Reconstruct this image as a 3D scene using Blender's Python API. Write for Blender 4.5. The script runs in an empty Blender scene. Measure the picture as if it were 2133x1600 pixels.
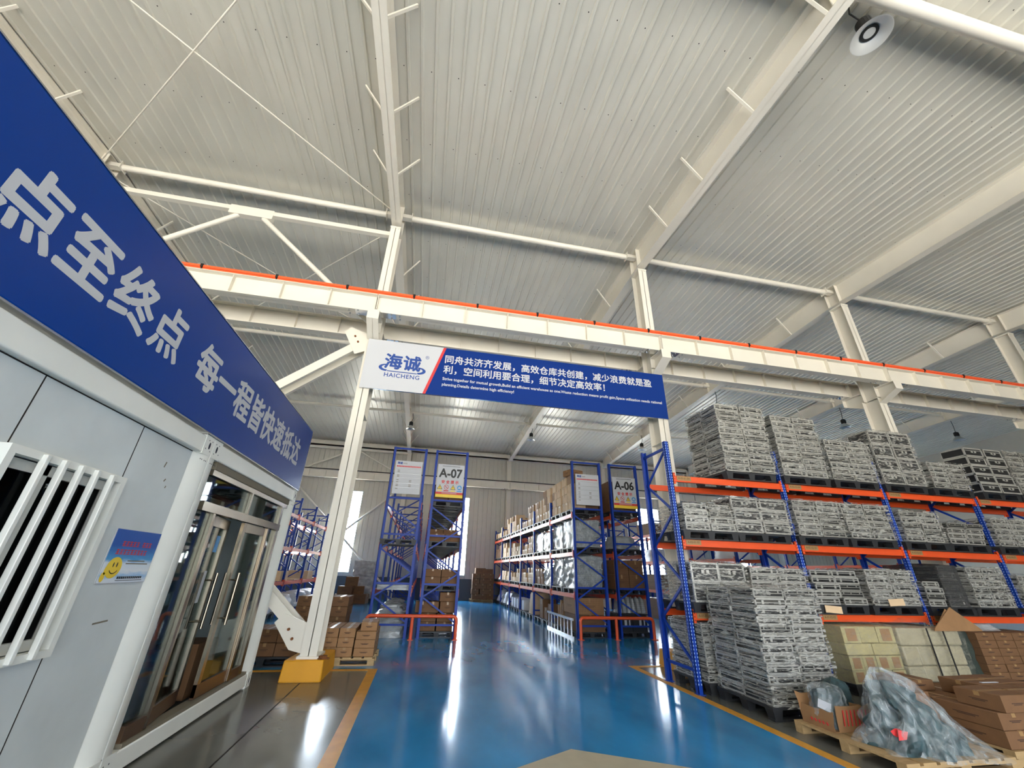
import bpy, bmesh, math, random
from mathutils import Vector, Matrix, noise
R = random.Random(7)
PI = math.pi
SC = bpy.context.scene
COL = SC.collection

# ------------------------------------------------------------------ camera
F_PX = 833.186
RIGHT = Vector((0.978778, -0.203127, 0.027222)); DOWN = Vector((0, 0, 0)); FWD = Vector((0, 0, 0))
def _rot(ax, ay, az):
    cx, sx, cy, sy, cz, sz = math.cos(ax), math.sin(ax), math.cos(ay), math.sin(ay), math.cos(az), math.sin(az)
    rx = Matrix(((1, 0, 0), (0, cx, -sx), (0, sx, cx)))
    ry = Matrix(((cy, 0, sy), (0, 1, 0), (-sy, 0, cy)))
    rz = Matrix(((cz, -sz, 0), (sz, cz, 0), (0, 0, 1)))
    return rz @ rx @ ry @ Matrix(((1, 0, 0), (0, 0, -1), (0, 1, 0)))
RC = _rot(-0.440079272, -0.1912531, 0.0300144415)
RIGHT, DOWN, FWD = RC[0].copy(), RC[1].copy(), RC[2].copy()
CAM_POS = Vector((0, 0, 1.6))
cd = bpy.data.cameras.new('camera')
cam = bpy.data.objects.new('camera', cd); COL.objects.link(cam)
cd.sensor_fit = 'HORIZONTAL'; cd.sensor_width = 36.0
cd.lens = F_PX / 2133 * 36.0
cd.clip_start = 0.05; cd.clip_end = 300
m = Matrix((RIGHT, -DOWN, -FWD)).transposed().to_4x4(); m.translation = CAM_POS
cam.matrix_world = m
SC.camera = cam

# ------------------------------------------------------------------ view, world, light
SC.view_settings.view_transform = 'Standard'
SC.view_settings.look = 'None'
SC.view_settings.gamma = 1
SC.view_settings.use_curve_mapping = False
SC.view_settings.exposure = 1.92
SC.cycles.use_denoising = True
SC.cycles.max_bounces = 8
SC.cycles.diffuse_bounces = 5
SC.cycles.glossy_bounces = 4
SC.cycles.transparent_max_bounces = 14
SC.cycles.sample_clamp_indirect = 6
SC.cycles.caustics_reflective = False
SC.cycles.caustics_refractive = False

def lin(r, g, b):
    def c(v):
        v /= 255.0
        return v / 12.92 if v <= 0.04045 else ((v + 0.055) / 1.055) ** 2.4
    return (c(r), c(g), c(b), 1.0)

W = bpy.data.worlds.new('sky'); SC.world = W; W.use_nodes = True
nt = W.node_tree; nt.nodes.clear()
wo = nt.nodes.new('ShaderNodeOutputWorld'); wb = nt.nodes.new('ShaderNodeBackground')
tc = nt.nodes.new('ShaderNodeTexCoord'); sp = nt.nodes.new('ShaderNodeSeparateXYZ'); rp = nt.nodes.new('ShaderNodeValToRGB')
mp = nt.nodes.new('ShaderNodeMapRange'); mp.inputs[1].default_value = -1; mp.inputs[2].default_value = 1
nt.links.new(tc.outputs['Generated'], sp.inputs[0]); nt.links.new(sp.outputs['Z'], mp.inputs[0])
nt.links.new(mp.outputs[0], rp.inputs[0]); nt.links.new(rp.outputs[0], wb.inputs['Color']); nt.links.new(wb.outputs[0], wo.inputs[0])
cr = rp.color_ramp
cr.elements[0].position = 0.0; cr.elements[0].color = (1.0, 0.97, 0.91, 1)
cr.elements[1].position = 1.0; cr.elements[1].color = (0.40, 0.50, 0.64, 1)
for p_, c_ in ((0.33, (0.92, 0.89, 0.83, 1)), (0.44, (0.62, 0.60, 0.56, 1)), (0.495, (0.5, 0.485, 0.45, 1)), (0.505, (0.62, 0.62, 0.60, 1)), (0.56, (0.46, 0.51, 0.58, 1))):
    e = cr.elements.new(p_); e.color = c_
# the sun stands beyond the far wall, so sky and ground are brighter on that side
def _gain(far):
    g = nt.nodes.new('ShaderNodeMapRange'); g.inputs[1].default_value = -0.2; g.inputs[2].default_value = 0.9
    g.inputs[3].default_value = 4.3; g.inputs[4].default_value = far
    nt.links.new(sp.outputs['Y'], g.inputs[0]); return g
gs, gg = _gain(20.0), _gain(5.0)
st = nt.nodes.new('ShaderNodeMapRange'); st.inputs[1].default_value = -0.16; st.inputs[2].default_value = -0.02
nt.links.new(sp.outputs['Z'], st.inputs[0])
sm_ = nt.nodes.new('ShaderNodeMix'); nt.links.new(st.outputs[0], sm_.inputs[0]); nt.links.new(gg.outputs[0], sm_.inputs[2]); nt.links.new(gs.outputs[0], sm_.inputs[3])
nt.links.new(sm_.outputs[0], wb.inputs['Strength'])

def portal(name, loc, rot, sx, sy):
    ld = bpy.data.lights.new(name, 'AREA'); ld.shape = 'RECTANGLE'; ld.size = sx; ld.size_y = sy
    ld.cycles.is_portal = True
    o = bpy.data.objects.new(name, ld); COL.objects.link(o); o.location = loc; o.rotation_euler = rot
portal('daylight_opening', (-0.4, -10.6, 3.0), (PI / 2, 0, PI), 26.6, 6.0)
WINX = (-5.0, 1.81, 8.65, 15.48, 22.3)
for wx in WINX:
    portal('daylight_window', (wx, 27.3, 3.67), (PI / 2, 0, 0), 1.7, 4.6)

# ------------------------------------------------------------------ materials
MATS = {}
def mat(name, col, rough=0.5, metal=0.0, var=0.0, vscale=4.0, bump=0.0, bscale=30.0, stretch=(1, 1, 1), coat=0.0, spec=0.5, rvar=0.0, dark=None):
    if name in MATS: return MATS[name]
    m = bpy.data.materials.new(name); m.use_nodes = True
    t = m.node_tree; b = t.nodes['Principled BSDF']
    b.inputs['Base Color'].default_value = col
    b.inputs['Roughness'].default_value = rough
    b.inputs['Metallic'].default_value = metal
    b.inputs['Specular IOR Level'].default_value = spec
    b.inputs['Coat Weight'].default_value = coat
    if var or bump or rvar:
        c = t.nodes.new('ShaderNodeTexCoord'); mp = t.nodes.new('ShaderNodeMapping'); mp.inputs['Scale'].default_value = stretch
        t.links.new(c.outputs['Object'], mp.inputs['Vector'])
        if var or rvar:
            n = t.nodes.new('ShaderNodeTexNoise'); n.inputs['Scale'].default_value = vscale; n.inputs['Detail'].default_value = 5
            t.links.new(mp.outputs[0], n.inputs['Vector'])
        if var:
            mr = t.nodes.new('ShaderNodeMapRange'); mr.inputs[1].default_value = 0.3; mr.inputs[2].default_value = 0.7
            t.links.new(n.outputs['Fac'], mr.inputs[0])
            mx = t.nodes.new('ShaderNodeMix'); mx.data_type = 'RGBA'
            d = dark or tuple(v * (1 - var) for v in col[:3]) + (1,)
            l = tuple(min(1, v * (1 + var * 0.6)) for v in col[:3]) + (1,)
            mx.inputs[6].default_value = d; mx.inputs[7].default_value = l
            t.links.new(mr.outputs[0], mx.inputs[0]); t.links.new(mx.outputs[2], b.inputs['Base Color'])
        if rvar:
            mr2 = t.nodes.new('ShaderNodeMapRange'); mr2.inputs[1].default_value = 0.3; mr2.inputs[2].default_value = 0.7
            mr2.inputs[3].default_value = max(0.02, rough - rvar); mr2.inputs[4].default_value = rough + rvar
            t.links.new(n.outputs['Fac'], mr2.inputs[0]); t.links.new(mr2.outputs[0], b.inputs['Roughness'])
        if bump:
            n2 = t.nodes.new('ShaderNodeTexNoise'); n2.inputs['Scale'].default_value = bscale; n2.inputs['Detail'].default_value = 4
            t.links.new(mp.outputs[0], n2.inputs['Vector'])
            bp = t.nodes.new('ShaderNodeBump'); bp.inputs['Strength'].default_value = bump; bp.inputs['Distance'].default_value = 0.02
            t.links.new(n2.outputs['Fac'], bp.inputs['Height']); t.links.new(bp.outputs[0], b.inputs['Normal'])
    MATS[name] = m
    return m

def film_mat(name, col, lo, hi, stretch, rough=0.22, bump=0.6, scale=6.0, lo_in=0.36, hi_in=0.66):
    if name in MATS: return MATS[name]
    m = bpy.data.materials.new(name); m.use_nodes = True
    t = m.node_tree; b = t.nodes['Principled BSDF']; out = t.nodes['Material Output']
    b.inputs['Base Color'].default_value = col; b.inputs['Roughness'].default_value = rough
    c = t.nodes.new('ShaderNodeTexCoord'); mp = t.nodes.new('ShaderNodeMapping'); mp.inputs['Scale'].default_value = stretch
    t.links.new(c.outputs['Object'], mp.inputs['Vector'])
    n = t.nodes.new('ShaderNodeTexNoise'); n.inputs['Scale'].default_value = scale; n.inputs['Detail'].default_value = 6; n.inputs['Distortion'].default_value = 1.2
    t.links.new(mp.outputs[0], n.inputs['Vector'])
    mr = t.nodes.new('ShaderNodeMapRange'); mr.inputs[1].default_value = lo_in; mr.inputs[2].default_value = hi_in
    mr.inputs[3].default_value = lo; mr.inputs[4].default_value = hi
    t.links.new(n.outputs['Fac'], mr.inputs[0])
    bp = t.nodes.new('ShaderNodeBump'); bp.inputs['Strength'].default_value = bump; bp.inputs['Distance'].default_value = 0.03
    t.links.new(n.outputs['Fac'], bp.inputs['Height']); t.links.new(bp.outputs[0], b.inputs['Normal'])
    tr = t.nodes.new('ShaderNodeBsdfTransparent'); mx = t.nodes.new('ShaderNodeMixShader')
    t.links.new(mr.outputs[0], mx.inputs[0]); t.links.new(tr.outputs[0], mx.inputs[1]); t.links.new(b.outputs[0], mx.inputs[2])
    t.links.new(mx.outputs[0], out.inputs['Surface'])
    MATS[name] = m
    return m

def glass_mat(name, tint=(0.55, 0.62, 0.62, 1), refl=0.5):
    if name in MATS: return MATS[name]
    m = bpy.data.materials.new(name); m.use_nodes = True
    t = m.node_tree; t.nodes.remove(t.nodes['Principled BSDF']); out = t.nodes['Material Output']
    tr = t.nodes.new('ShaderNodeBsdfTransparent'); tr.inputs[0].default_value = tint
    gl = t.nodes.new('ShaderNodeBsdfGlossy'); gl.inputs['Roughness'].default_value = 0.02
    fr = t.nodes.new('ShaderNodeFresnel'); fr.inputs[0].default_value = 1.5
    ad = t.nodes.new('ShaderNodeMath'); ad.operation = 'MULTIPLY_ADD'; ad.inputs[1].default_value = refl; ad.inputs[2].default_value = 0.0; ad.use_clamp = True
    mx = t.nodes.new('ShaderNodeMixShader')
    t.links.new(fr.outputs[0], ad.inputs[0]); t.links.new(ad.outputs[0], mx.inputs[0])
    t.links.new(tr.outputs[0], mx.inputs[1]); t.links.new(gl.outputs[0], mx.inputs[2]); t.links.new(mx.outputs[0], out.inputs['Surface'])
    MATS[name] = m
    return m

STEEL = mat('cream_steel', lin(226, 220, 206), 0.42, var=0.04, vscale=1.5)
ROOF = mat('liner_panel', lin(208, 205, 193), 0.36, 0.12, var=0.05, vscale=3, rvar=0.08, stretch=(1, 0.3, 1), bump=0.04, bscale=8)
WALLM = mat('wall_panel', lin(200, 196, 184), 0.5, var=0.03)
DADO = mat('dado_grey', lin(78, 86, 92), 0.6)
BLUEFL = mat('blue_epoxy', lin(44, 136, 192), 0.13, var=0.26, vscale=0.9, bump=0.006, bscale=2.2, stretch=(1.6, 0.7, 1), rvar=0.02, spec=0.5)
GREYFL = mat('grey_epoxy', lin(98, 98, 92), 0.2, var=0.14, vscale=0.8, bump=0.03, bscale=3, rvar=0.06, spec=0.45)
YEL = mat('yellow_paint', lin(206, 146, 44), 0.45, var=0.12, vscale=6)
YELP = mat('pedestal_yellow', lin(214, 150, 22), 0.6, var=0.06, vscale=4)
RACKB = mat('rack_blue', lin(16, 56, 150), 0.42, var=0.05, spec=0.3)
RACKO = mat('rack_orange', lin(224, 82, 34), 0.35, var=0.05, coat=0.2)
HOLE = mat('hole_dark', lin(10, 18, 40), 0.8)
HOLEL = mat('hole_light', lin(150, 180, 220), 0.6)  # light showing through the post holes, painted as a pale colour
RAILO = mat('rail_orange', lin(240, 96, 48), 0.45)
BLACKP = mat('black_plastic', lin(38, 39, 41), 0.5, var=0.1)
CASEB = mat('case_black', lin(30, 30, 31), 0.45, var=0.25, vscale=9)
CASES = mat('case_alu', lin(196, 194, 187), 0.3, 0.5, var=0.12, vscale=14)
CASEH = mat('case_panel_mid', lin(70, 68, 62), 0.4, var=0.3, vscale=10)
CASES2 = mat('case_alu_dull', lin(150, 148, 140), 0.4, 0.4, var=0.2, vscale=12)
CASEG = mat('case_panel_grey', lin(26, 26, 25), 0.4, var=0.3, vscale=10)
FILM = film_mat('stretch_film', lin(190, 188, 180), 0.02, 0.85, (1.6, 1.6, 9), bump=1.0, rough=0.12, lo_in=0.46, hi_in=0.64, scale=4.5)  # folds more opaque; their highlights are painted in as pale streaks
THINF = film_mat('thin_film', lin(206, 202, 184), 0.04, 0.34, (1.5, 1.5, 3), bump=0.8, rough=0.2, lo_in=0.42, hi_in=0.75)
FILMD = film_mat('dark_stretch_film', lin(70, 70, 70), 0.5, 0.95, (1, 1, 8))
MILKY = film_mat('milky_bag', lin(200, 208, 210), 0.08, 0.42, (2.5, 2.5, 1.2), rough=0.22, bump=0.9, scale=5, lo_in=0.40, hi_in=0.66)
CARD = mat('cardboard', lin(148, 110, 72), 0.75, var=0.1, vscale=7)
CARDD = mat('cardboard_dark', lin(116, 82, 52), 0.78, var=0.12, vscale=7)
CARDL = mat('cardboard_light', lin(216, 186, 148), 0.75, var=0.08, vscale=7)
TAPE = mat('parcel_tape', lin(156, 122, 80), 0.3)
INK = mat('print_ink', lin(70, 48, 34), 0.8)
GAP = mat('dark_seam', lin(30, 24, 18), 0.9)
WOOD = mat('pallet_wood', lin(172, 142, 98), 0.7, var=0.22, vscale=3, stretch=(1, 8, 8))
CONT = mat('container_white', lin(230, 231, 224), 0.42, var=0.05, vscale=2)
CONTP = mat('container_panel', lin(206, 212, 212), 0.5, var=0.1, vscale=2.2)
GRIME = mat('grime', lin(120, 112, 96), 0.8)
SIGNB = mat('sign_blue', lin(6, 58, 140), 0.3, spec=0.22)
BANB = mat('banner_blue', lin(10, 48, 122), 0.6, spec=0.15)
WHITE = mat('white_vinyl', lin(196, 198, 202), 0.55, spec=0.2)
LOGOB = mat('logo_blue', lin(24, 66, 142), 0.5)
RED = mat('red_vinyl', lin(204, 52, 52), 0.5)
BLACK = mat('black_vinyl', lin(18, 18, 20), 0.5)
YELV = mat('yellow_vinyl', lin(240, 206, 60), 0.5)
SKYB = mat('sky_vinyl', lin(62, 150, 214), 0.5)
INOX = mat('stainless', lin(150, 140, 124), 0.26, 0.95, bump=0.08, bscale=6, stretch=(1, 1, 0.15))
BRONZ = mat('door_bronze', lin(120, 96, 78), 0.3, 0.7)
GLASS = glass_mat('door_glass')
WGLASS = glass_mat('window_glass', (0.9, 0.93, 0.92, 1), 0.5)
DGLASS = glass_mat('dark_glass', (0.2, 0.22, 0.22, 1), 0.16)
DARKI = mat('dark_interior', lin(34, 37, 38), 0.8)
PVC = mat('white_pvc', lin(206, 206, 198), 0.45)
ALU = mat('aluminium', lin(198, 200, 202), 0.25, 0.9)
BLK = mat('black_rubber', lin(18, 18, 18), 0.6)
LAMPM = mat('lamp_reflector', lin(214, 214, 210), 0.32, 0.45)
LENS = mat('lamp_lens', lin(190, 190, 186), 0.3)
ORBAR = mat('barrier_orange', lin(222, 84, 40), 0.38)
BAGW = mat('white_bag', lin(222, 224, 226), 0.45, var=0.06, bump=0.5, bscale=9)
BAGG = mat('grey_bag', lin(160, 164, 165), 0.25, var=0.3, vscale=5, bump=0.9, bscale=7)
GREENB = mat('blue_green_cloth', lin(46, 70, 74), 0.6, var=0.65, vscale=13, bump=1.0, bscale=10)
DGREEN = mat('dark_green_cloth', lin(44, 54, 46), 0.8, var=0.3, bump=0.5)
PALEY = mat('pale_yellow_foam', lin(172, 160, 114), 0.5, var=0.14, vscale=5)
PALEW = mat('pale_sheet', lin(170, 160, 132), 0.5, var=0.12, vscale=6)
BEIGE = mat('beige_board', lin(170, 160, 136), 0.6, var=0.08, vscale=5)
RUST = mat('rust', lin(120, 72, 34), 0.9, var=0.4, vscale=30)

# ------------------------------------------------------------------ mesh helpers
class MB:
    def __init__(s): s.v = []; s.f = []; s.m = []; s.s = []
    def add(s, vs, fs, mi=0, sm=False):
        o = len(s.v); s.v += [tuple(p) for p in vs]
        for f in fs: s.f.append(tuple(i + o for i in f)); s.m.append(mi); s.s.append(sm)
        return s
    def box(s, x0, x1, y0, y1, z0, z1, mi=0):
        return s.add([(x0, y0, z0), (x1, y0, z0), (x1, y1, z0), (x0, y1, z0), (x0, y0, z1), (x1, y0, z1), (x1, y1, z1), (x0, y1, z1)],
                     [(0, 3, 2, 1), (4, 5, 6, 7), (0, 1, 5, 4), (1, 2, 6, 5), (2, 3, 7, 6), (3, 0, 4, 7)], mi)
    def bar(s, p, q, w, h, mi=0, up=(0, 0, 1)):
        p, q = Vector(p), Vector(q); d = (q - p).normalized(); u = Vector(up)
        if abs(d.dot(u)) > 0.98: u = Vector((0, 1, 0))
        a = d.cross(u).normalized() * (w / 2); b = a.cross(d).normalized() * (h / 2)
        vs = [p - a - b, p + a - b, p + a + b, p - a + b, q - a - b, q + a - b, q + a + b, q - a + b]
        return s.add(vs, [(0, 3, 2, 1), (4, 5, 6, 7), (0, 1, 5, 4), (1, 2, 6, 5), (2, 3, 7, 6), (3, 0, 4, 7)], mi)
    def tube(s, pts, r, n=12, mi=0, caps=True):
        pts = [Vector(p) for p in pts]; rings = []; L = len(pts)
        rr = r if isinstance(r, (list, tuple)) else [r] * L
        u = None
        for i, p in enumerate(pts):
            d = (pts[min(i + 1, L - 1)] - pts[max(i - 1, 0)]).normalized()
            if u is None:
                u = Vector((0, 0, 1)) if abs(d.z) < 0.9 else Vector((1, 0, 0))
            a = d.cross(u).normalized(); b = a.cross(d).normalized(); u = b
            rings.append([p + (a * math.cos(2 * PI * k / n) + b * math.sin(2 * PI * k / n)) * rr[i] for k in range(n)])
        vs = [v for g in rings for v in g]; fs = []
        for i in range(L - 1):
            for k in range(n):
                fs.append((i * n + k, i * n + (k + 1) % n, (i + 1) * n + (k + 1) % n, (i + 1) * n + k))
        s.add(vs, fs, mi, True)
        if caps: s.add(rings[0], [tuple(range(n))], mi); s.add(rings[-1], [tuple(range(n))[::-1]], mi)
        return s
    def lathe(s, prof, n=24, c=(0, 0, 0), mi=0):
        vs = []; fs = []
        for r, z in prof:
            for k in range(n): vs.append((c[0] + r * math.cos(2 * PI * k / n), c[1] + r * math.sin(2 * PI * k / n), c[2] + z))
        for i in range(len(prof) - 1):
            for k in range(n): fs.append((i * n + k, i * n + (k + 1) % n, (i + 1) * n + (k + 1) % n, (i + 1) * n + k))
        return s.add(vs, fs, mi, True)
    def quad(s, a, b, c, d, mi=0): return s.add([a, b, c, d], [(0, 1, 2, 3)], mi)
    def poly(s, pts, mi=0): return s.add(pts, [tuple(range(len(pts)))], mi)
    def prism(s, pts, off, mi=0):
        n = len(pts); off = Vector(off); q = [Vector(p) for p in pts]
        vs = q + [p + off for p in q]
        fs = [tuple(range(n))[::-1], tuple(range(n, 2 * n))] + [(i, (i + 1) % n, n + (i + 1) % n, n + i) for i in range(n)]
        s.add(vs, fs, mi)
        return s
    def mesh(s, name, mats):
        me = bpy.data.meshes.new(name); me.from_pydata(s.v, [], s.f)
        for mm in mats: me.materials.append(mm)
        me.polygons.foreach_set('material_index', s.m); me.polygons.foreach_set('use_smooth', s.s)
        bm = bmesh.new(); bm.from_mesh(me); bmesh.ops.recalc_face_normals(bm, faces=bm.faces); bm.to_mesh(me); bm.free()
        me.set_sharp_from_angle(angle=math.radians(40)); me.update()
        return me
    def build(s, name, mats, parent=None, label=None):
        mats = mats if isinstance(mats, (list, tuple)) else [mats]
        return link(name, s.mesh(name, mats), parent, label)

def link(name, me, parent=None, label=None):
    o = bpy.data.objects.new(name, me); COL.objects.link(o)
    if parent is not None: o.parent = parent
    if label: o['label'] = label
    return o
def tag(o, label, cat, group=None, kind=None):
    o['label'] = label; o['category'] = cat
    if group: o['group'] = group
    if kind: o['kind'] = kind
    return o
def thing(name, label, cat, loc=(0, 0, 0), rz=0.0, group=None):
    o = bpy.data.objects.new(name, None); COL.objects.link(o); o.empty_display_size = 0.2
    o.location = loc; o.rotation_euler = (0, 0, rz)
    return tag(o, label, cat, group)
def struct(o): o['kind'] = 'structure'; return o
def copy_tree(o, parent=None):
    c = o.copy(); COL.objects.link(c)
    if parent is not None: c.parent = parent
    for ch in list(o.children): copy_tree(ch, c)
    return c
def bevel(o, w=0.006, seg=2):
    md = o.modifiers.new('edge', 'BEVEL'); md.width = w; md.segments = seg; md.limit_method = 'ANGLE'; md.angle_limit = math.radians(50)
    return o
TXT = {}
def text_mesh(body, size, bold=0.0, align='CENTER', depth=0.002, spacing=1.0, sx=1.0):
    key = (body, size, bold, align, depth, spacing, sx)
    if key in TXT: return TXT[key]
    cu = bpy.data.curves.new('lettering', 'FONT'); cu.body = body; cu.size = size; cu.align_x = align; cu.align_y = 'CENTER'
    cu.extrude = 0; cu.space_character = spacing; cu.resolution_u = 3
    o = bpy.data.objects.new('lettering', cu); COL.objects.link(o)
    dg = bpy.context.evaluated_depsgraph_get()
    me = bpy.data.meshes.new_from_object(o.evaluated_get(dg))
    bpy.data.objects.remove(o); bpy.data.curves.remove(cu)
    if sx != 1.0: me.transform(Matrix.Diagonal((sx, 1, 1, 1)))
    if bold:                                  # thicker strokes: the outline spread in eight directions
        vs = [v.co.copy() for v in me.vertices]; fs = [tuple(p.vertices) for p in me.polygons]
        b = MB(); b.add(vs, fs)
        for k in range(8):
            a = k * PI / 4; b.add([(v.x + bold * math.cos(a), v.y + bold * math.sin(a), v.z - 0.0002 * (k + 1)) for v in vs], fs)
        me2 = bpy.data.meshes.new('lettering'); me2.from_pydata(b.v, [], b.f); me = me2
    me.materials.clear(); TXT[key] = me
    return me
def text(name, body, size, m_, parent, loc, rot, label=None, **kw):
    me = text_mesh(body, size, **kw).copy(); me.materials.append(m_)
    o = link(name, me, parent, label); o.location = loc; o.rotation_euler = rot
    return o
FRONT = (PI / 2, 0, 0); SIDE = (PI / 2, 0, PI / 2)

# ------------------------------------------------------------------ setting: floor, roof, walls
X0, X1, Y0, Y1 = -15.0, 33.0, -10.7, 27.4
RIDGE = 8.22
def roofz(y): return 10.28 - 0.042 * (RIDGE - y) if y < RIDGE else 10.28 - 0.057 * (y - RIDGE)
fl = MB()
YL = 8.73
fl.quad((X0, Y0, 0), (-0.58, Y0, 0), (-0.58, YL, 0), (X0, YL, 0), 1)
fl.quad((-0.58, Y0, 0), (4.22, Y0, 0), (4.22, YL, 0), (-0.58, YL, 0), 0)
fl.quad((4.22, Y0, 0), (X1, Y0, 0), (X1, YL, 0), (4.22, YL, 0), 1)
fl.quad((X0, YL, 0), (X1, YL, 0), (X1, Y1 + 0.3, 0), (X0, Y1 + 0.3, 0), 0)
floor = struct(fl.build('floor', [BLUEFL, GREYFL]))
for pts in (((-0.70, Y0), (-0.55, Y0), (-0.55, 8.80), (-0.70, 8.80)), ((4.19, Y0), (4.32, Y0), (4.32, 8.80), (4.19, 8.80)),
            ((X0, 8.66), (-0.70, 8.66), (-0.70, 8.80), (X0, 8.80)), ((4.32, 8.66), (X1, 8.66), (X1, 8.80), (4.32, 8.80))):
    b = MB(); b.prism([(x, y, 0.0) for x, y in pts], (0, 0, 0.003)); b.build('painted_line', YEL, floor, 'yellow painted floor line')
b = MB()
for x in (-1.6, -7.6): b.box(x - 0.008, x + 0.008, Y0, 8.6, 0.0, 0.0015)
for y in (2.6, -3.4): b.box(X0, -0.75, y - 0.006, y + 0.006, 0, 0.0015)
for x in (7.2, 13.2): b.box(x - 0.008, x + 0.008, Y0, 8.6, 0.0, 0.0015)
b.build('joint_seam', GAP, floor)
b = MB()
b.prism([(1.68, 4.97, 0.003), (0.2, 4.15, 0.003), (1.1, 2.9, 0.003), (4.05, 3.63, 0.003)], (0, 0, 0.006))
tag(b.build('floor_board', BEIGE), 'flat beige board lying on the shiny blue aisle floor', 'board')

def ribbed(ya, yb, name):
    prof = []; x = X0
    while x < X1:
        prof += [(x, 0), (x + 0.185, 0), (x + 0.2, -0.03), (x + 0.24, -0.03), (x + 0.255, 0)]
        x += 0.255
    vs = []; fs = []
    for px, pz in prof: vs.append((px, ya, roofz(ya) + pz)); vs.append((px, yb, roofz(yb) + pz))
    for i in range(len(prof) - 1): fs.append((2 * i, 2 * i + 2, 2 * i + 3, 2 * i + 1))
    b = MB(); b.add(vs, fs)
    # thin steel sheet above it closes the roof
    b.quad((X0 - 0.3, ya, roofz(ya) + 0.1), (X1 + 0.3, ya, roofz(ya) + 0.1), (X1 + 0.3, yb, roofz(yb) + 0.1), (X0 - 0.3, yb, roofz(yb) + 0.1))
    return b
b = ribbed(Y0, RIDGE, 'ceiling'); b2 = ribbed(RIDGE, Y1 + 0.2, 'ceiling')
b.add(b2.v, b2.f, 0)
ceil = struct(b.build('ceiling', ROOF))
# screw heads holding the liner to the purlins
b = MB()
for y in (-1.4, 0.1, 1.6, 3.1, 4.6, 6.1, 7.6, 9.1, 10.6, 12.1):
    x = -9.0
    while x < 22:
        z = roofz(y) - 0.002
        b.add([(x + 0.011 * math.cos(a), y + 0.011 * math.sin(a), z) for a in [k * PI / 3 for k in range(6)]], [(0, 1, 2, 3, 4, 5)])
        x += 0.51
b.build('screw_heads', GAP, ceil)
ceil['kind'] = 'structure'

def vribbed(x0, x1, z0, z1, y, mi=0, b=None, pitch=0.3):
    b = b or MB(); x = x0; prof = []
    while x < x1 - 0.01:
        xe = min(x + pitch, x1)
        prof += [(x, 0), (max(x, xe - 0.05), 0), (max(x, xe - 0.035), 0.02), (xe - 0.01, 0.02), (xe, 0)]
        x += pitch
    vs = []; fs = []
    for px, py in prof: vs += [(px, y + py, z0), (px, y + py, z1)]
    for i in range(len(prof) - 1): fs.append((2 * i, 2 * i + 2, 2 * i + 3, 2 * i + 1))
    b.add(vs, fs, mi)
    return b
b = MB(); xs = [X0]
WZ0, WZ1 = 1.30, 6.05
for wx in WINX: xs += [wx - 0.9, wx + 0.9]
xs.append(X1)
for i in range(0, len(xs), 2): vribbed(xs[i], xs[i + 1], 1.15, roofz(Y1) + 0.05, Y1, 0, b)
for wx in WINX:
    vribbed(wx - 0.9, wx + 0.9, WZ1, roofz(Y1) + 0.05, Y1, 0, b)
    vribbed(wx - 0.9, wx + 0.9, 1.15, WZ0, Y1, 0, b)
b.box(X0, X1, Y1 - 0.02, Y1 + 0.2, 0, 1.15, 1)
struct(b.build('wall_far', [WALLM, DADO]))
for i, wx in enumerate(WINX):
    b = MB()
    for xx in (wx - 0.9, wx + 0.84): b.box(xx, xx + 0.06, Y1 - 0.03, Y1 + 0.08, WZ0, WZ1)
    for k in range(7):
        z = WZ0 + k * (WZ1 - WZ0 - 0.06) / 6
        b.box(wx - 0.9, wx + 0.9, Y1 - 0.02, Y1 + 0.06, z, z + (0.06 if k in (0, 6) else 0.045))
    b.box(wx - 0.02, wx + 0.02, Y1 - 0.01, Y1 + 0.05, WZ0, WZ1)
    w = struct(b.build('window_%d' % (i + 1), PVC))
    g = MB(); g.quad((wx - 0.86, Y1 + 0.03, WZ0 + 0.04), (wx + 0.86, Y1 + 0.03, WZ0 + 0.04), (wx + 0.86, Y1 + 0.03, WZ1 - 0.04), (wx - 0.86, Y1 + 0.03, WZ1 - 0.04))
    g.build('pane', WGLASS, w)
b = MB(); b.box(X0 - 0.2, X0, Y0, Y1 + 0.2, 0, 10.4); struct(b.build('wall_left', WALLM))
b = MB(); b.box(X1, X1 + 0.2, Y0, Y1 + 0.2, 0, 10.4); struct(b.build('wall_right', WALLM))
b = MB(); b.box(X0, X1, Y0 - 0.2, Y0, 6.0, 9.6); b.box(X0, X0 + 1.2, Y0 - 0.2, Y0, 0, 6.0); b.box(13, X1, Y0 - 0.2, Y0, 0, 6.0)
struct(b.build('wall_near', WALLM))
# eave trim along the far wall
b = MB(); b.box(X0, X1, Y1 - 0.35, Y1 - 0.02, 8.72, 8.80); b.box(X0, X1, Y1 - 0.35, Y1 - 0.30, 8.72, 9.0); b.box(X0, X1, Y1 - 0.1, Y1 - 0.02, 8.9, 9.12)
struct(b.build('trim_1', STEEL))

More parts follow.
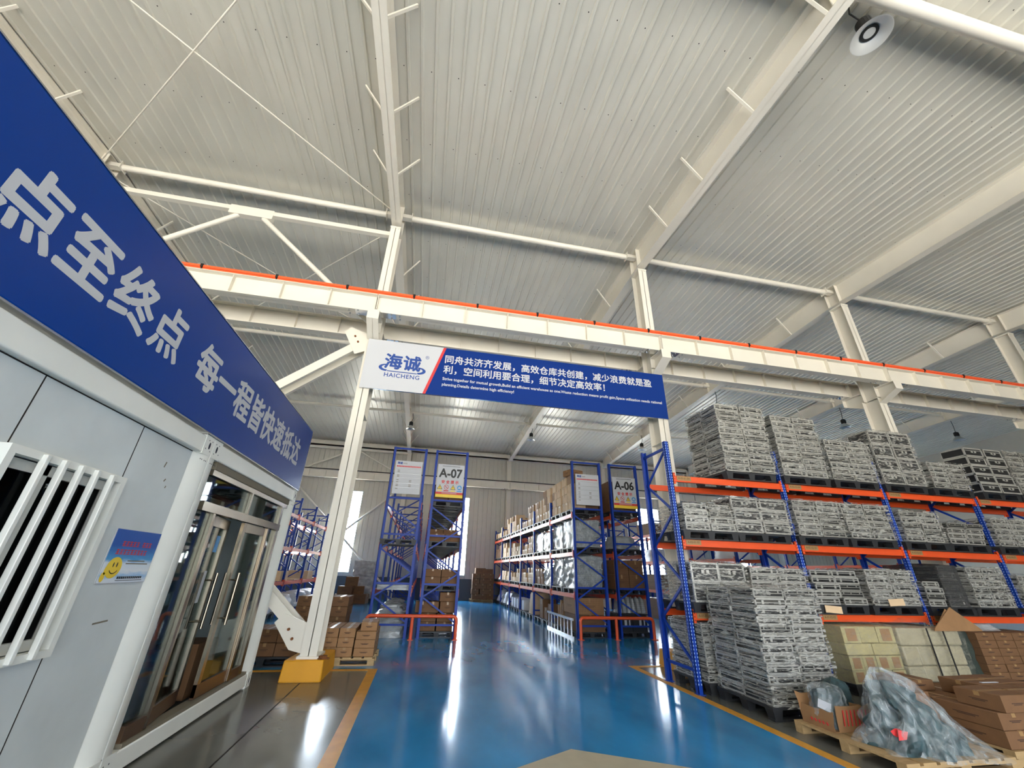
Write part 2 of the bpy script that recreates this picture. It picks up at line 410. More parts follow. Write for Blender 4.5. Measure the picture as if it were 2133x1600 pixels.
# ------------------------------------------------------------------ steel frame
CX = [-8.32, -1.585, 5.21, 12.08, 18.9, 25.75]
NAMES = ['beside the blue sign end', 'on the yellow concrete pedestal', 'behind the first pallet rack upright', 'rising behind the plastic-wrapped case stacks', 'beyond the third bay of crane beams', 'furthest along the crane beam']
def isec(b, x, ya, za, yb, zb, w, t=0.014):   # vertical I-column: flanges at ya and yb
    b.box(x - w / 2, x + w / 2, ya, ya + t, za, zb); b.box(x - w / 2, x + w / 2, yb - t, yb, za, zb)
    b.box(x - 0.006, x + 0.006, ya, yb, za, zb)
for i, x in enumerate(CX[:5]):
    t = thing('steel_column', 'white steel I-column ' + NAMES[i] + ', carrying crane beams', 'column', (x, 8.2, 0), group='steel columns under the ridge')
    zb = 0.30
    b = MB(); isec(b, 0, -0.19, zb, 0.26, 6.32, 0.25)
    b.box(-0.16, 0.16, -0.23, 0.30, zb - 0.02, zb + 0.02)
    b.box(-0.12, 0.12, -0.18, 0.25, 4.4, 4.414)
    b.build('lower_shaft', STEEL, t)
    b = MB(); isec(b, 0, -0.19, 6.3, 0.2, 9.5, 0.24)
    b.box(-0.13, 0.13, -0.2, 0.21, 9.46, 9.5)
    for k in (-0.07, 0.07):
        b.box(k - 0.015, k + 0.015, -0.205, -0.19, 9.425, 9.46)
    b.build('upper_shaft', STEEL, t)
    for sgn, nm in ((-1, 'near'), (1, 'rear')):
        y0 = -0.19 if sgn < 0 else 0.26; y1 = -0.70 if sgn < 0 else 0.78
        b = MB()
        b.prism([(-0.006, y0, 6.13), (-0.006, y1, 6.36), (-0.006, y1, 6.58), (-0.006, y0, 6.58)], (0.012, 0, 0))
        b.box(-0.12, 0.12, min(y0, y1), max(y0, y1), 6.572, 6.59)
        b.prism([(-0.12, y0, 6.13), (0.12, y0, 6.13), (0.12, y1, 6.36), (-0.12, y1, 6.36)], (0, 0, 0.014))
        b.box(-0.12, 0.12, y1 - 0.006, y1 + 0.006, 6.36, 6.58)
        b.build('corbel', STEEL, t)
    b = MB()
    if i in (1, 2):
        for k in range(2):
            p = -0.30 + 0.60 * 0
        b.add([(-0.335, -0.32, 0), (0.275, -0.32, 0), (0.285, 0.70, 0), (-0.30, 0.70, 0), (-0.315, -0.30, 0.285), (0.26, -0.30, 0.285), (0.265, 0.66, 0.285), (-0.28, 0.66, 0.285)],
              [(0, 1, 5, 4), (1, 2, 6, 5), (2, 3, 7, 6), (3, 0, 4, 7), (4, 5, 6, 7), (3, 2, 1, 0)])
    else:
        b.box(-0.3, 0.3, -0.32, 0.66, 0, 0.285)
    pd = b.build('concrete_pedestal', YELP)
    pd.location = (x, 8.2, 0); tag(pd, 'yellow painted concrete pedestal under the column ' + ['beside the blue sign end', 'nearest the stacked cartons', 'behind the rack end frame', 'behind the wrapped case stacks', 'beyond the third bay'][i], 'pedestal', 'column pedestals')
    bevel(pd, 0.02)

def rz_bot(y):
    return 9.58 - 0.034 * (8.2 - y) if y < 8.2 else (9.58 - 0.048 * (y - 8.2) if y < 21.3 else 8.95 - 0.075 * (y - 21.3))
for i, x in enumerate(CX):
    t = thing('roof_rafter', 'cream steel roof rafter over the column ' + NAMES[i], 'roof beam', (x, 8.2, 9.5), group='roof rafters')
    ys = [-10.4, -4, 0, 4, 8.2, 12, 16, 21.3, 24, 26.75]
    b = MB()
    for ya, yb in zip(ys[:-1], ys[1:]):
        za, zb2 = rz_bot(ya) - 9.5, rz_bot(yb) - 9.5; ra, rb = roofz(ya) - 9.53, roofz(yb) - 9.53
        b.prism([(-0.006, ya - 8.2, za), (-0.006, yb - 8.2, zb2), (-0.006, yb - 8.2, rb), (-0.006, ya - 8.2, ra)], (0.012, 0, 0))
        b.prism([(-0.12, ya - 8.2, za), (0.12, ya - 8.2, za), (0.12, yb - 8.2, zb2), (-0.12, yb - 8.2, zb2)], (0, 0, 0.014))
        b.prism([(-0.12, ya - 8.2, ra - 0.02), (0.12, ya - 8.2, ra - 0.02), (0.12, yb - 8.2, rb - 0.02), (-0.12, yb - 8.2, rb - 0.02)], (0, 0, 0.014))
    for y in (2.0, 8.02, 8.4, 14.6, 20.9):
        b.box(-0.12, 0.12, y - 8.2 - 0.006, y - 8.2 + 0.006, rz_bot(y) - 9.5, roofz(y) - 9.53)
    b.build('web_and_flanges', STEEL, t)
    b = MB(); y = 26.9
    b.box(-0.125, 0.125, y - 8.2, y - 8.2 + 0.014, -9.5, -0.6); b.box(-0.125, 0.125, y - 8.2 + 0.42, y - 8.2 + 0.434, -9.5, -0.6); b.box(-0.006, 0.006, y - 8.2, y - 8.2 + 0.43, -9.5, -0.6)
    b.build('wall_post', STEEL, t)
    for y in (-1.0, 0.6, 2.1, 3.6, 5.1, 6.5, 9.9, 11.5, 13.0, 16.2, 18.0, 22.2, 23.6, 25.0):
        for sgn in (-1, 1):
            b = MB(); zt = roofz(y) - 9.52; zb3 = rz_bot(y) - 9.49
            b.bar((sgn * 0.11, y - 8.2, zb3), (sgn * (0.11 + (zt - zb3) * 0.62), y - 8.2 + 0.02, zt), 0.045, 0.03)
            if i != 3 or y > 8: b.build('fly_brace', STEEL, t)

# tie tubes between rafters
tie_rows = {1.88: 'in the row over the near lamp', 8.22: 'in the row along the ridge', 14.6: 'in the row beyond the ridge', 20.9: 'in the row by the far lamps'}
for y, words in tie_rows.items():
    for i in range(len(CX) - 1):
        t = thing('tie_tube', 'white round tie tube %s, %s' % (words, ['above the signed cabin', 'above the open aisle', 'above the wrapped cases', 'past the wrapped cases', 'at the hall end'][i]), 'steel tube', ((CX[i] + CX[i + 1]) / 2, y, 0), group='roof tie tubes')
        L = CX[i + 1] - CX[i]; z = roofz(y) - (0.21 if y < 9 else 0.32)
        b = MB(); b.tube([(-L / 2 + 0.32, 0, z), (L / 2 - 0.32, 0, z)], 0.075 if y > 2 else 0.11, 16); b.build('tube', STEEL, t)
        for s in (-1, 1):
            b = MB(); b.box(s * L / 2 - s * 0.02 - (0.32 if s > 0 else 0), s * L / 2 - s * 0.02 + (0.32 if s < 0 else 0), -0.07, 0.07, z - 0.05, z + 0.06)
            b.box(s * (L / 2 - 0.33) - 0.006, s * (L / 2 - 0.33) + 0.006, -0.11, 0.11, z - 0.11, z + 0.11)
            b.build('end_plate', STEEL, t)
# eave beam tubes at the far wall
# roof cross rods and column bracing in the bay over the cabin
def rod(p, q, label, r=0.014):
    b = MB(); b.tube([p, q], r, 8); tag(b.build('bracing_rod', STEEL), label, 'rod', 'roof bracing rods')
za = roofz(8) - 0.35; zb_ = roofz(2) - 0.35
rod((CX[1] - 0.1, 7.95, za), (CX[0] + 0.1, 2.05, zb_), 'thin white bracing rod running from the ridge column towards the cabin roof')
rod((CX[0] + 0.1, 7.95, za), (CX[1] - 0.1, 2.05, zb_), 'thin white bracing rod crossing under the other rod above the cabin')
rod((CX[0] + 0.1, 8.5, za), (CX[1] - 0.1, 14.4, roofz(14.4) - 0.45), 'thin bracing rod beyond the ridge tube, sloping towards the racks')
rod((CX[1] - 0.1, 8.5, za), (CX[0] + 0.1, 14.4, roofz(14.4) - 0.45), 'thin bracing rod beyond the ridge tube, sloping towards the far corner')
t = thing('bracing_truss', 'white inverted V column bracing with gusset plate above the orange rail', 'bracing', ((CX[0] + CX[1]) / 2, 8.2, 6.6))
b = MB(); b.bar((-3.3, 0, 2.76), (3.3, 0, 2.76), 0.12, 0.12); b.build('horizontal_tube', STEEL, t)
for s in (-1, 1):
    b = MB(); b.tube([(s * 0.28, 0, 2.6), (s * 3.2, 0, 0.05)], 0.06, 12); b.build('diagonal_tube', STEEL, t)
b = MB(); b.box(-0.48, 0.48, -0.07, 0.07, 2.58, 2.84); b.build('gusset_plate', STEEL, t)
t = thing('column_bracing', 'white crossed angle bracing bolted low and high to the pedestal column', 'bracing', (CX[1], 8.2, 0.3))
for y in (-0.12, 0.2):
    for (z0, z1) in ((0.35, 5.75), (5.75, 0.35)):
        b = MB(); b.bar((-0.25, y, z0), (-6.5, y, z1), 0.03, 0.17); b.bar((-0.25, y + 0.05, z0 - 0.075), (-6.5, y + 0.05, z1 - 0.075), 0.11, 0.014)
        b.build('angle_bar', STEEL, t)
for z in (0.05, 5.55):
    b = MB(); b.prism([(-0.12, -0.16, z), (-0.32, -0.16, z + 0.05 if z < 1 else z - 0.1), (-0.62, -0.16, z + 0.42), (-0.5, -0.16, z + 0.55), (-0.12, -0.16, z + 0.42)], (0, 0.02, 0)); b.build('gusset_plate', STEEL, t)
    for (a, c) in ((-0.3, z + 0.2), (-0.38, z + 0.33)):
        b = MB(); b.tube([(a, -0.185, c), (a, -0.16, c)], 0.022, 8); b.build('bolt', RUST, t)
t = thing('wall_bracing', 'white crossed tube bracing against the ribbed far wall by the tall window', 'bracing', (CX[1], 26.95, 0.4))
b = MB(); b.tube([(-0.1, 0, 0), (-6.7, 0, 6.0)], 0.06, 10); b.build('diagonal_tube', STEEL, t)
b = MB(); b.tube([(-0.1, 0.13, 6.0), (-6.7, 0.13, 0)], 0.06, 10); b.build('diagonal_tube', STEEL, t)
t = thing('eave_bracing', 'white inverted V bracing above the far crane beam beside the far windows', 'bracing', ((CX[0] + CX[1]) / 2, 26.9, 7.0))
b = MB(); b.bar((-3.3, 0, 1.55), (3.3, 0, 1.55), 0.1, 0.12); b.build('horizontal_tube', STEEL, t)
for s in (-1, 1):
    b = MB(); b.tube([(s * 0.2, 0, 1.5), (s * 3.2, 0, 0.0)], 0.05, 10); b.build('diagonal_tube', STEEL, t)

def crane_beam(x0, x1, y, label, sgn):
    t = thing('crane_beam', label, 'steel beam', ((x0 + x1) / 2, y, 6.6), group='crane runway beams')
    L = (x1 - x0) / 2 - 0.008
    b = MB(); b.box(-L, L, -0.1, 0.1, 0, 0.014); b.box(-L, L, -0.12, 0.12, 0.436, 0.45); b.box(-L, L, -0.005, 0.005, 0, 0.45)
    n = 7
    for k in range(n + 1):
        xx = -L + 0.006 + k * (2 * L - 0.012) / n
        b.box(xx - 0.005, xx + 0.005, -0.095, 0.095, 0.014, 0.436)
    b.build('beam_section', STEEL, t)
    for s in (-1, 1):
        b = MB()
        for xx in (0.34, 0.52):
            for yy in (-0.065, 0.065):
                b.lathe([(0.001, -0.03), (0.016, -0.03), (0.016, 0.0)], 8, (s * (L - xx), yy, 0))
        b.box(s * L - s * 0.28 - 0.12, s * L - s * 0.28 + 0.16, -0.1, 0.1, -0.008, 0)
        b.build('bolt_plate', ALU, t)
    return t
bays = ['above the blue signed cabin', 'above the hanging banner', 'above the wrapped case stacks', 'beyond the wrapped case stacks', 'at the end of the runway']
for i in range(5):
    crane_beam(CX[i], CX[i + 1], 7.70, 'cream near crane runway beam ' + bays[i], -1)
    crane_beam(CX[i], CX[i + 1], 8.82, 'cream rear crane runway beam ' + bays[i], 1)
    crane_beam(CX[i], CX[i + 1], 26.55, 'cream crane runway beam on the far wall, bay ' + bays[i], 1)
t = thing('conductor_rail', 'long thin orange conductor rail running on top of the near crane beam', 'rail', (5, 7.64, 7.12))
b = MB(); b.box(-15, 21, -0.03, 0.03, 0, 0.055); b.box(-15, 21, -0.012, 0.012, -0.05, 0.0); b.build('rail_strip', RAILO, t)
for k in range(25):
    x = -14.4 + 1.43 * k
    b = MB(); b.box(x - 0.025, x + 0.025, -0.04, 0.04, 0.0, 0.075); b.box(x - 0.015, x + 0.015, -0.02, 0.1, -0.07, 0.0); b.build('rail_clip', BLK, t)
b = MB(); b.box(X0 + 1, X1 - 1, 26.49, 26.55, 7.08, 7.13)
tag(b.build('conductor_rail', BLK), 'thin dark conductor rail on the crane beam along the far wall', 'rail')

# ------------------------------------------------------------------ lamps
def highbay(loc, label, cord, r=0.24, sway=0.0):
    t = thing('high_bay_lamp', label, 'ceiling lamp', loc, group='unlit high bay lamps')
    b = MB(); b.lathe([(0.06, 0.19), (r, 0.0), (r + 0.01, -0.012), (r - 0.004, -0.012), (0.125, 0.075), (0.10, 0.085)], 36); b.build('reflector', LAMPM, t)
    b = MB(); b.lathe([(0.001, 0.065), (0.075, 0.07), (0.078, 0.10), (0.001, 0.10)], 24); b.build('lens', LENS, t)
    b = MB(); b.lathe([(0.076, 0.068), (0.112, 0.062), (0.115, 0.09), (0.077, 0.10)], 24); b.build('lens_ring', BLK, t)
    b = MB(); b.lathe([(0.072, 0.195), (0.1, 0.2), (0.1, 0.36), (0.06, 0.40), (0.001, 0.40)], 20)
    for k in range(16):
        a = 2 * PI * k / 16; b.bar((0.1 * math.cos(a), 0.1 * math.sin(a), 0.21), (0.1 * math.cos(a), 0.1 * math.sin(a), 0.35), 0.03, 0.004, 0, (math.cos(a), math.sin(a), 0))
    b.build('heat_sink', BLK, t)
    b = MB(); b.tube([(0, 0, 0.4), (sway, 0.02, 0.4 + cord * 0.4), (sway * 0.3, 0, 0.4 + cord)], 0.012, 8); b.build('cord', BLK, t)
    return t
l = highbay((5.72, 2.08, 9.02), 'round silver high bay lamp hanging from the tube beside the rafter, unlit', 0.55, 0.25, -0.12)
for (x, y, z, c, lb) in ((-1.36, 20.85, 8.32, 0.5, 'small high bay lamp hanging above the double rack by the sign A-07'),
                         (5.22, 20.85, 8.3, 0.5, 'small high bay lamp hanging under the rafter above the aisle carton rack'),
                         (11.92, 20.85, 8.3, 0.5, 'small high bay lamp hanging beside the tall blue rack upright'),
                         (19.1, 14.6, 8.3, 0.9, 'high bay lamp on a black cord above the wrapped black cases'),
                         (26.0, 14.6, 8.3, 0.9, 'high bay lamp on a black cord furthest along the racks'),
                         (12.3, 14.6, 8.4, 0.9, 'high bay lamp on a black cord mostly behind the tallest case stack')):
    highbay((x, y, z), lb, c, 0.23, 0.08)

# ------------------------------------------------------------------ overhead banner
t = thing('overhead_banner', 'long blue and white company banner hanging between two columns', 'banner', (1.83, 7.97, 5.54))
BW, BH = 3.485, 0.58
b = MB(); b.box(-BW, BW, -0.015, 0.03, -BH, BH); b.build('backing_board', ALU, t)
b = MB(); b.prism([(-BW, -0.017, -BH), (-2.21, -0.017, -BH), (-1.87, -0.017, BH), (-BW, -0.017, BH)], (0, -0.002, 0)); b.build('logo_panel', WHITE, t)
b = MB(); b.prism([(-2.21, -0.017, -BH), (-2.15, -0.017, -BH), (-1.81, -0.017, BH), (-1.87, -0.017, BH)], (0, -0.003, 0)); b.build('red_stripe', RED, t)
b = MB(); b.prism([(-2.15, -0.017, -BH), (BW, -0.017, -BH), (BW, -0.017, BH), (-1.81, -0.017, BH)], (0, -0.002, 0)); b.build('slogan_panel', BANB, t)
FR = (PI / 2, 0, 0)
def ban(name, body, size, mt, x, z, **kw): return text(name, body, size, mt, t, (x, -0.022, z), FR, **kw)
ban('slogan_lettering', '同舟共济齐发展，高效仓库共创建，减少浪费就是盈', 0.215, WHITE, -1.83, 0.285, align='LEFT', bold=0.0045, spacing=1.02)
ban('slogan_lettering', '利，空间利用要合理，细节决定高效率！', 0.215, WHITE, -1.83, 0.03, align='LEFT', bold=0.0045, spacing=1.02)
ban('slogan_lettering', 'Strive together for mutual growth,Build an efficient warehouse as one.Waste reduction means profit gain,Space utilization needs rational', 0.094, WHITE, -1.83, -0.185, align='LEFT', bold=0.002)
ban('slogan_lettering', 'planning.Details determine high efficiency!', 0.094, WHITE, -1.83, -0.32, align='LEFT', bold=0.002)
ban('logo_characters', '海诚', 0.38, LOGOB, -2.70, 0.06, bold=0.012, spacing=1.06)
ban('logo_name', 'HAICHENG', 0.135, LOGOB, -2.68, -0.24, bold=0.002, spacing=1.12)
ban('registered_mark', '®', 0.11, LOGOB, -2.2, 0.27)
b = MB()
for sgn in (-1, 1):
    pts = []
    for k in range(15):
        a = PI * (0.5 + k / 14.0) if sgn < 0 else PI * (-0.5 + k / 14.0)
        pts.append((-2.69 + sgn * 0.33 + 0.16 * math.cos(a), -0.07 + 0.085 * math.sin(a)))
    inn = [(-2.69 + sgn * 0.31 + (x + 2.69 - sgn * 0.33) * 0.72, -0.063 + (z + 0.07) * 0.62) for x, z in pts]
    for k in range(14):
        q = [(pts[k][0], -0.0195, pts[k][1]), (pts[k + 1][0], -0.0195, pts[k + 1][1]), (inn[k + 1][0], -0.0195, inn[k + 1][1]), (inn[k][0], -0.0195, inn[k][1])]
        b.prism(q, (0, -0.002, 0))
b.box(-3.0, -2.38, -0.022, -0.0195, -0.155, -0.135)
b.build('logo_swoosh', LOGOB, t)

# ------------------------------------------------------------------ site cabin
XF = -2.27
def cabin_frame(t, y0, y1, depth=5.9):
    # local origin at (XF, y0, 0): +y along the front, -x to the back
    W_ = y1 - y0
    for nm, z0, z1 in (('base_beam', 0.02, 0.18), ('roof_beam', 2.60, 2.77)):
        b = MB(); b.box(-0.12, 0, 0.0, W_, z0, z1); b.box(-depth, -depth + 0.12, 0, W_, z0, z1)
        for y in (0, W_ - 0.1): b.box(-depth, -0.12, y, y + 0.1, z0, z1)
        bevel(b.build(nm, CONT, t), 0.012, 3)
    for y, s in ((0, 1), (W_, -1)):
        b = MB()
        b.prism([(0, y, 0.18), (0, y + s * 0.10, 0.18), (-0.09, y + s * 0.235, 0.18), (-0.12, y + s * 0.235, 0.18), (-0.12, y, 0.18)], (0, 0, 2.42))
        b.build('corner_post', CONT, t)
        b = MB()
        for z0 in (0.0, 2.595): b.box(-0.12, 0.004, min(y, y + s * 0.17), max(y, y + s * 0.17), z0, z0 + 0.19)
        b.build('corner_casting', CONT, t)
        b = MB()
        for z0 in (0.08, 2.69):
            c = y + s * 0.07
            b.add([(0.0055, c + 0.018 * math.cos(a), z0 + 0.036 * math.sin(a)) for a in [k * PI / 8 for k in range(16)]], [tuple(range(16))])
            for (dy, dz) in ((0.035, 0.05), (0.035, -0.05), (0.1, 0.05), (0.13, -0.04)):
                b.add([(0.0055, y + s * dy + 0.007 * math.cos(a), z0 + dz + 0.007 * math.sin(a)) for a in [k * PI / 4 for k in range(8)]], [tuple(range(8))])
        for dy in (0.04, 0.07, 0.12, 0.15):
            b.add([(0.0015, y + s * dy + 0.007 * math.cos(a), 2.54 + 0.007 * math.sin(a)) for a in [k * PI / 4 for k in range(8)]], [tuple(range(8))])
        b.build('bolt_holes', HOLE, t)
        b = MB(); b.box(-depth, -depth + 0.1, min(y, y + s * 0.1), max(y, y + s * 0.1), 0.18, 2.6); b.build('corner_post', CONT, t)
    b = MB(); b.box(-depth + 0.05, -0.05, 0.05, W_ - 0.05, 2.62, 2.66); b.build('cabin_roof', CONTP, t)
    b = MB(); b.box(-depth + 0.05, -0.05, 0.05, W_ - 0.05, 0.12, 0.17); b.build('cabin_floor', DARKI, t)
    for y in (0.03, W_ - 0.07):
        b = MB(); b.box(-depth + 0.1, -0.13, y, y + 0.04, 0.17, 2.61); b.build('side_panel', CONTP, t)
    b = MB(); b.box(-depth + 0.02, -depth + 0.06, 0.1, W_ - 0.1, 0.17, 2.61); b.build('back_panel', CONTP, t)
# cabin with the barred window
t = thing('site_cabin', 'grey white container cabin with barred window, under the blue sign', 'cabin', (XF, 1.62, 0))
cabin_frame(t, 1.62, 4.615)
wy0, wy1, wz0, wz1 = 2.64 - 1.62, 3.61 - 1.62, 1.03, 2.17
for (ya, yb, za, zb2) in ((0.2, wy0 + 0.04, 0.17, 2.61), (wy1 - 0.04, 2.79, 0.17, 2.61), (wy0 + 0.04, wy1 - 0.04, 0.17, wz0 + 0.04), (wy0 + 0.04, wy1 - 0.04, wz1 - 0.04, 2.61)):
    b = MB(); b.box(-0.11, -0.06, ya, yb, za, zb2); b.build('wall_panel', CONTP, t)
b = MB()
for y in (3.64 - 1.62, 2.68 - 1.62): 
    b.box(-0.0605, -0.0585, y - 0.004, y + 0.004, 0.18, wz0); b.box(-0.0605, -0.0585, y - 0.004, y + 0.004, wz1, 2.6)
b.box(-0.0605, -0.0585, 0.2, 2.79, 2.592, 2.602)
b.build('panel_seam', GAP, t)
b = MB()
for (y, z, l_, a) in ((3.98 - 1.62, 1.17, 0.16, 0.05), (4.15 - 1.62, 2.25, 0.03, 0.9), (4.2 - 1.62, 2.2, 0.02, 1.2), (4.08 - 1.62, 2.36, 0.05, 1.3)):
    b.bar((-0.0595, y, z), (-0.0595, y + l_ * math.cos(a), z + l_ * math.sin(a)), 0.012, 0.002, 0, (1, 0, 0))
b.build('scuff_marks', GRIME, t)
fr = MB()
fr.box(-0.06, 0.0, wy0, wy1, wz0, wz0 + 0.045); fr.box(-0.06, 0.0, wy0, wy1, wz1 - 0.045, wz1); fr.box(-0.06, 0.0, wy0, wy0 + 0.045, wz0 + 0.045, wz1 - 0.045); fr.box(-0.06, 0.0, wy1 - 0.045, wy1, wz0 + 0.045, wz1 - 0.045)
wf = fr.build('window_grille', CONT, t)
for y in (2.865, 3.005, 3.145, 3.285, 3.44):
    b = MB(); b.box(-0.01, 0.025, y - 1.62 - 0.015, y - 1.62 + 0.015, wz0 + 0.01, wz1 - 0.01); bevel(b.build('bar', CONT, wf), 0.004)
b = MB()
for y0_, y1_ in ((wy0 + 0.05, (wy0 + wy1) / 2 - 0.1), ((wy0 + wy1) / 2 - 0.16, wy1 - 0.05)):
    x_ = -0.085 if y0_ < wy0 + 0.1 else -0.065
    b.box(x_ - 0.02, x_ + 0.01, y0_, y1_, wz0 + 0.05, wz0 + 0.11); b.box(x_ - 0.02, x_ + 0.01, y0_, y1_, wz1 - 0.11, wz1 - 0.05)
    b.box(x_ - 0.02, x_ + 0.01, y0_, y0_ + 0.05, wz0 + 0.05, wz1 - 0.05); b.box(x_ - 0.02, x_ + 0.01, y1_ - 0.05, y1_, wz0 + 0.05, wz1 - 0.05)
sa = b.build('sliding_sash', PVC, t)
b = MB(); b.quad((-0.08, wy0 + 0.05, wz0 + 0.06), (-0.08, wy1 - 0.06, wz0 + 0.06), (-0.08, wy1 - 0.06, wz1 - 0.06), (-0.08, wy0 + 0.05, wz1 - 0.06)); b.build('glass', DGLASS, sa)
b = MB(); b.box(-0.16, -0.15, 0.2, 2.8, 0.6, 2.5); b.build('window_blind', DARKI, t)  # dark sheet added for the shade of the room behind the glass
# cabin with the glass doors
t = thing('site_cabin', 'white container cabin with stainless glass double doors, under the blue sign', 'cabin', (XF, 4.635, 0))
cabin_frame(t, 4.635, 7.77)
oy = 4.635
def dbar(nm, ya, yb, za, zb2, xa=-0.10, xb=-0.03, mt=INOX):
    b = MB(); b.box(xa, xb, ya - oy, yb - oy, za, zb2); return b.build(nm, mt, t)
dbar('shutter_box', 4.87, 7.55, 2.52, 2.60, -0.1, -0.02, GRIME)
dbar('door_header', 4.87, 7.55, 2.46, 2.52)
dbar('transom_bar', 4.87, 7.40, 2.10, 2.19, -0.1, -0.02)
dbar('mullion', 6.03, 6.08, 2.19, 2.46)
dbar('mullion', 7.30, 7.40, 0.2, 2.46)
dbar('mullion', 5.17, 5.22, 0.2, 2.10); dbar('mullion', 6.93, 6.99, 0.2, 2.10)
dbar('threshold', 4.87, 7.55, 0.18, 0.215, -0.12, -0.01, GRIME)
dbar('kick_rail', 4.87, 5.17, 0.215, 0.33, mt=BRONZ); dbar('kick_rail', 6.99, 7.30, 0.215, 0.33, mt=BRONZ)
dbar('infill_panel', 7.40, 7.55, 0.2, 2.52, -0.11, -0.07, CONT)
def pane(ya, yb, za, zb2, x=-0.065):
    b = MB(); b.box(x - 0.004, x + 0.004, ya - oy, yb - oy, za, zb2); return b.build('glass_pane', GLASS, t)
pane(4.87, 6.03, 2.19, 2.46); pane(6.08, 7.30, 2.19, 2.46); pane(4.87, 5.17, 0.33, 2.1); pane(6.99, 7.3, 0.33, 2.1)
def door(y0, y1, hinge_left, ang):
    b = MB(); w = y1 - y0
    for ya, yb in ((0, 0.075), (w - 0.075, w)): b.box(-0.02, 0.02, ya, yb, 0.24, 2.09)
    b.box(-0.02, 0.02, 0.07, w - 0.07, 1.98, 2.09)
    d = b.build('door_leaf', INOX, t)
    k = MB(); k.box(-0.021, 0.021, 0.0, w, 0.225, 0.36); k.build('kick_rail', BRONZ, d)
    g = MB(); g.box(-0.004, 0.004, 0.07, w - 0.07, 0.36, 1.98); g.build('glass', GLASS, d)
    yh = w - 0.13 if hinge_left else 0.13
    for sx in (0.075, -0.075):
        h = MB(); h.tube([(sx, yh, 0.93), (sx, yh, 1.50)], 0.017, 12)
        for z in (1.0, 1.42): h.tube([(0, yh, z), (sx, yh, z)], 0.009, 8)
        h.build('pull_handle', INOX, d)
    if hinge_left:
        d.location = (-0.065, y0 - oy, 0); d.rotation_euler = (0, 0, ang)
    else:
        d.location = (-0.065, y0 - oy, 0)
    return d
d1 = door(5.23, 5.98, True, math.radians(9)); d2 = door(6.10, 6.92, False, 0)
b = MB(); b.box(0.0045, 0.006, 0.42, 0.56, 1.72, 1.90); b.build('sticker', SKYB, d1)
b = MB(); b.box(0.0045, 0.006, 0.36, 0.46, 1.20, 1.52); b.build('notice', WHITE, d1)
# inside of the cabin, seen dimly through the glass
def inside(nm, label, cat, dims, mt, top=None):
    b = MB(); b.box(*dims); o = b.build(nm, mt); o['label'] = label; o['category'] = cat; return o
inside('carton', 'plain brown carton standing inside the cabin behind the closed glass door', 'box', (-2.95, -2.5, 6.3, 6.85, 0.172, 0.72), CARDD)
t2 = thing('shelf_unit', 'dim metal shelf unit inside the cabin behind the door glass', 'shelf', (-3.6, 5.4, 0.172))
b = MB()
for z in (0.3, 0.8, 1.3, 1.8): b.box(-0.2, 0.2, -0.45, 0.75, z, z + 0.025)
b.build('shelf_board', CONTP, t2)
for yy in (-0.44, 0.73):
    for xx in (-0.19, 0.17):
        b = MB(); b.box(xx, xx + 0.025, yy, yy + 0.025, 0, 1.85); b.build('leg', CASEG, t2)
inside('storage_tub', 'blue storage tub on the cabin floor by the ajar door', 'tub', (-2.95, -2.6, 5.4, 5.75, 0.172, 0.75), SKYB)
inside('partition', 'pale partition panel standing inside the glass-doored cabin', 'panel', (-3.3, -3.25, 6.15, 7.25, 0.172, 2.3), CONT)

# big blue sign over the cabins
t = thing('sign_board', 'huge blue sign board with white Chinese slogan standing on the cabin roofs', 'sign', (-2.235, 4.575, 2.80))
b = MB(); b.box(-0.09, -0.015, -3.175, 3.175, 0, 1.07); bevel(b.build('sign_panel', SIGNB, t), 0.012)
b = MB()
for (za, zb2) in ((-0.012, 0.0), (1.07, 1.08)): b.box(-0.09, -0.012, -3.18, 3.18, za, zb2)
b.box(-0.09, -0.012, 3.175, 3.185, 0, 1.07)
b.build('edge_frame', ALU, t)
b = MB()
for y in (-2.8, -1.0, 1.0, 2.9): b.bar((-0.08, y, 1.0), (-1.2, y, 0.03), 0.05, 0.05)
b.build('rear_struts', ALU, t)
for ch, y in zip('点至终点每一程皆快速抵达', (1.93, 2.34, 2.77, 3.19, 3.84, 4.25, 4.66, 5.07, 5.48, 5.9, 6.33, 6.76)):
    text('slogan_character', ch, 0.455, WHITE, t, (-0.0125, y * 1.045 + 0.01 - 4.575, 0.49), SIDE, bold=0.0125, sx=0.93)
# poster
t = thing('notice_poster', 'small blue sky poster with yellow smiling face beside the barred window', 'poster', (XF - 0.055, 4.105, 1.635))
def pq(nm, y0, y1, z0, z1, mt, x=0.006, lab=None):
    b = MB(); b.box(x - 0.001, x, y0, y1, z0, z1); return b.build(nm, mt, t, lab)
b = MB(); b.box(0, 0.005, -0.295, 0.295, -0.195, 0.195); b.build('poster_board', WHITE, t)
pm = bpy.data.materials.new('poster_sky'); pm.use_nodes = True
_t = pm.node_tree; _c = _t.nodes.new('ShaderNodeTexCoord'); _s = _t.nodes.new('ShaderNodeSeparateXYZ'); _r = _t.nodes.new('ShaderNodeValToRGB'); _n = _t.nodes.new('ShaderNodeTexNoise')
_mp = _t.nodes.new('ShaderNodeMapping'); _mp.inputs['Scale'].default_value = (1, 4, 18); _n.inputs['Scale'].default_value = 2.5
_a = _t.nodes.new('ShaderNodeMath'); _a.operation = 'MULTIPLY_ADD'; _a.inputs[1].default_value = 0.12
_m2 = _t.nodes.new('ShaderNodeMapRange'); _m2.inputs[1].default_value = -0.195; _m2.inputs[2].default_value = 0.195
_t.links.new(_c.outputs['Object'], _s.inputs[0]); _t.links.new(_c.outputs['Object'], _mp.inputs[0]); _t.links.new(_mp.outputs[0], _n.inputs[0])
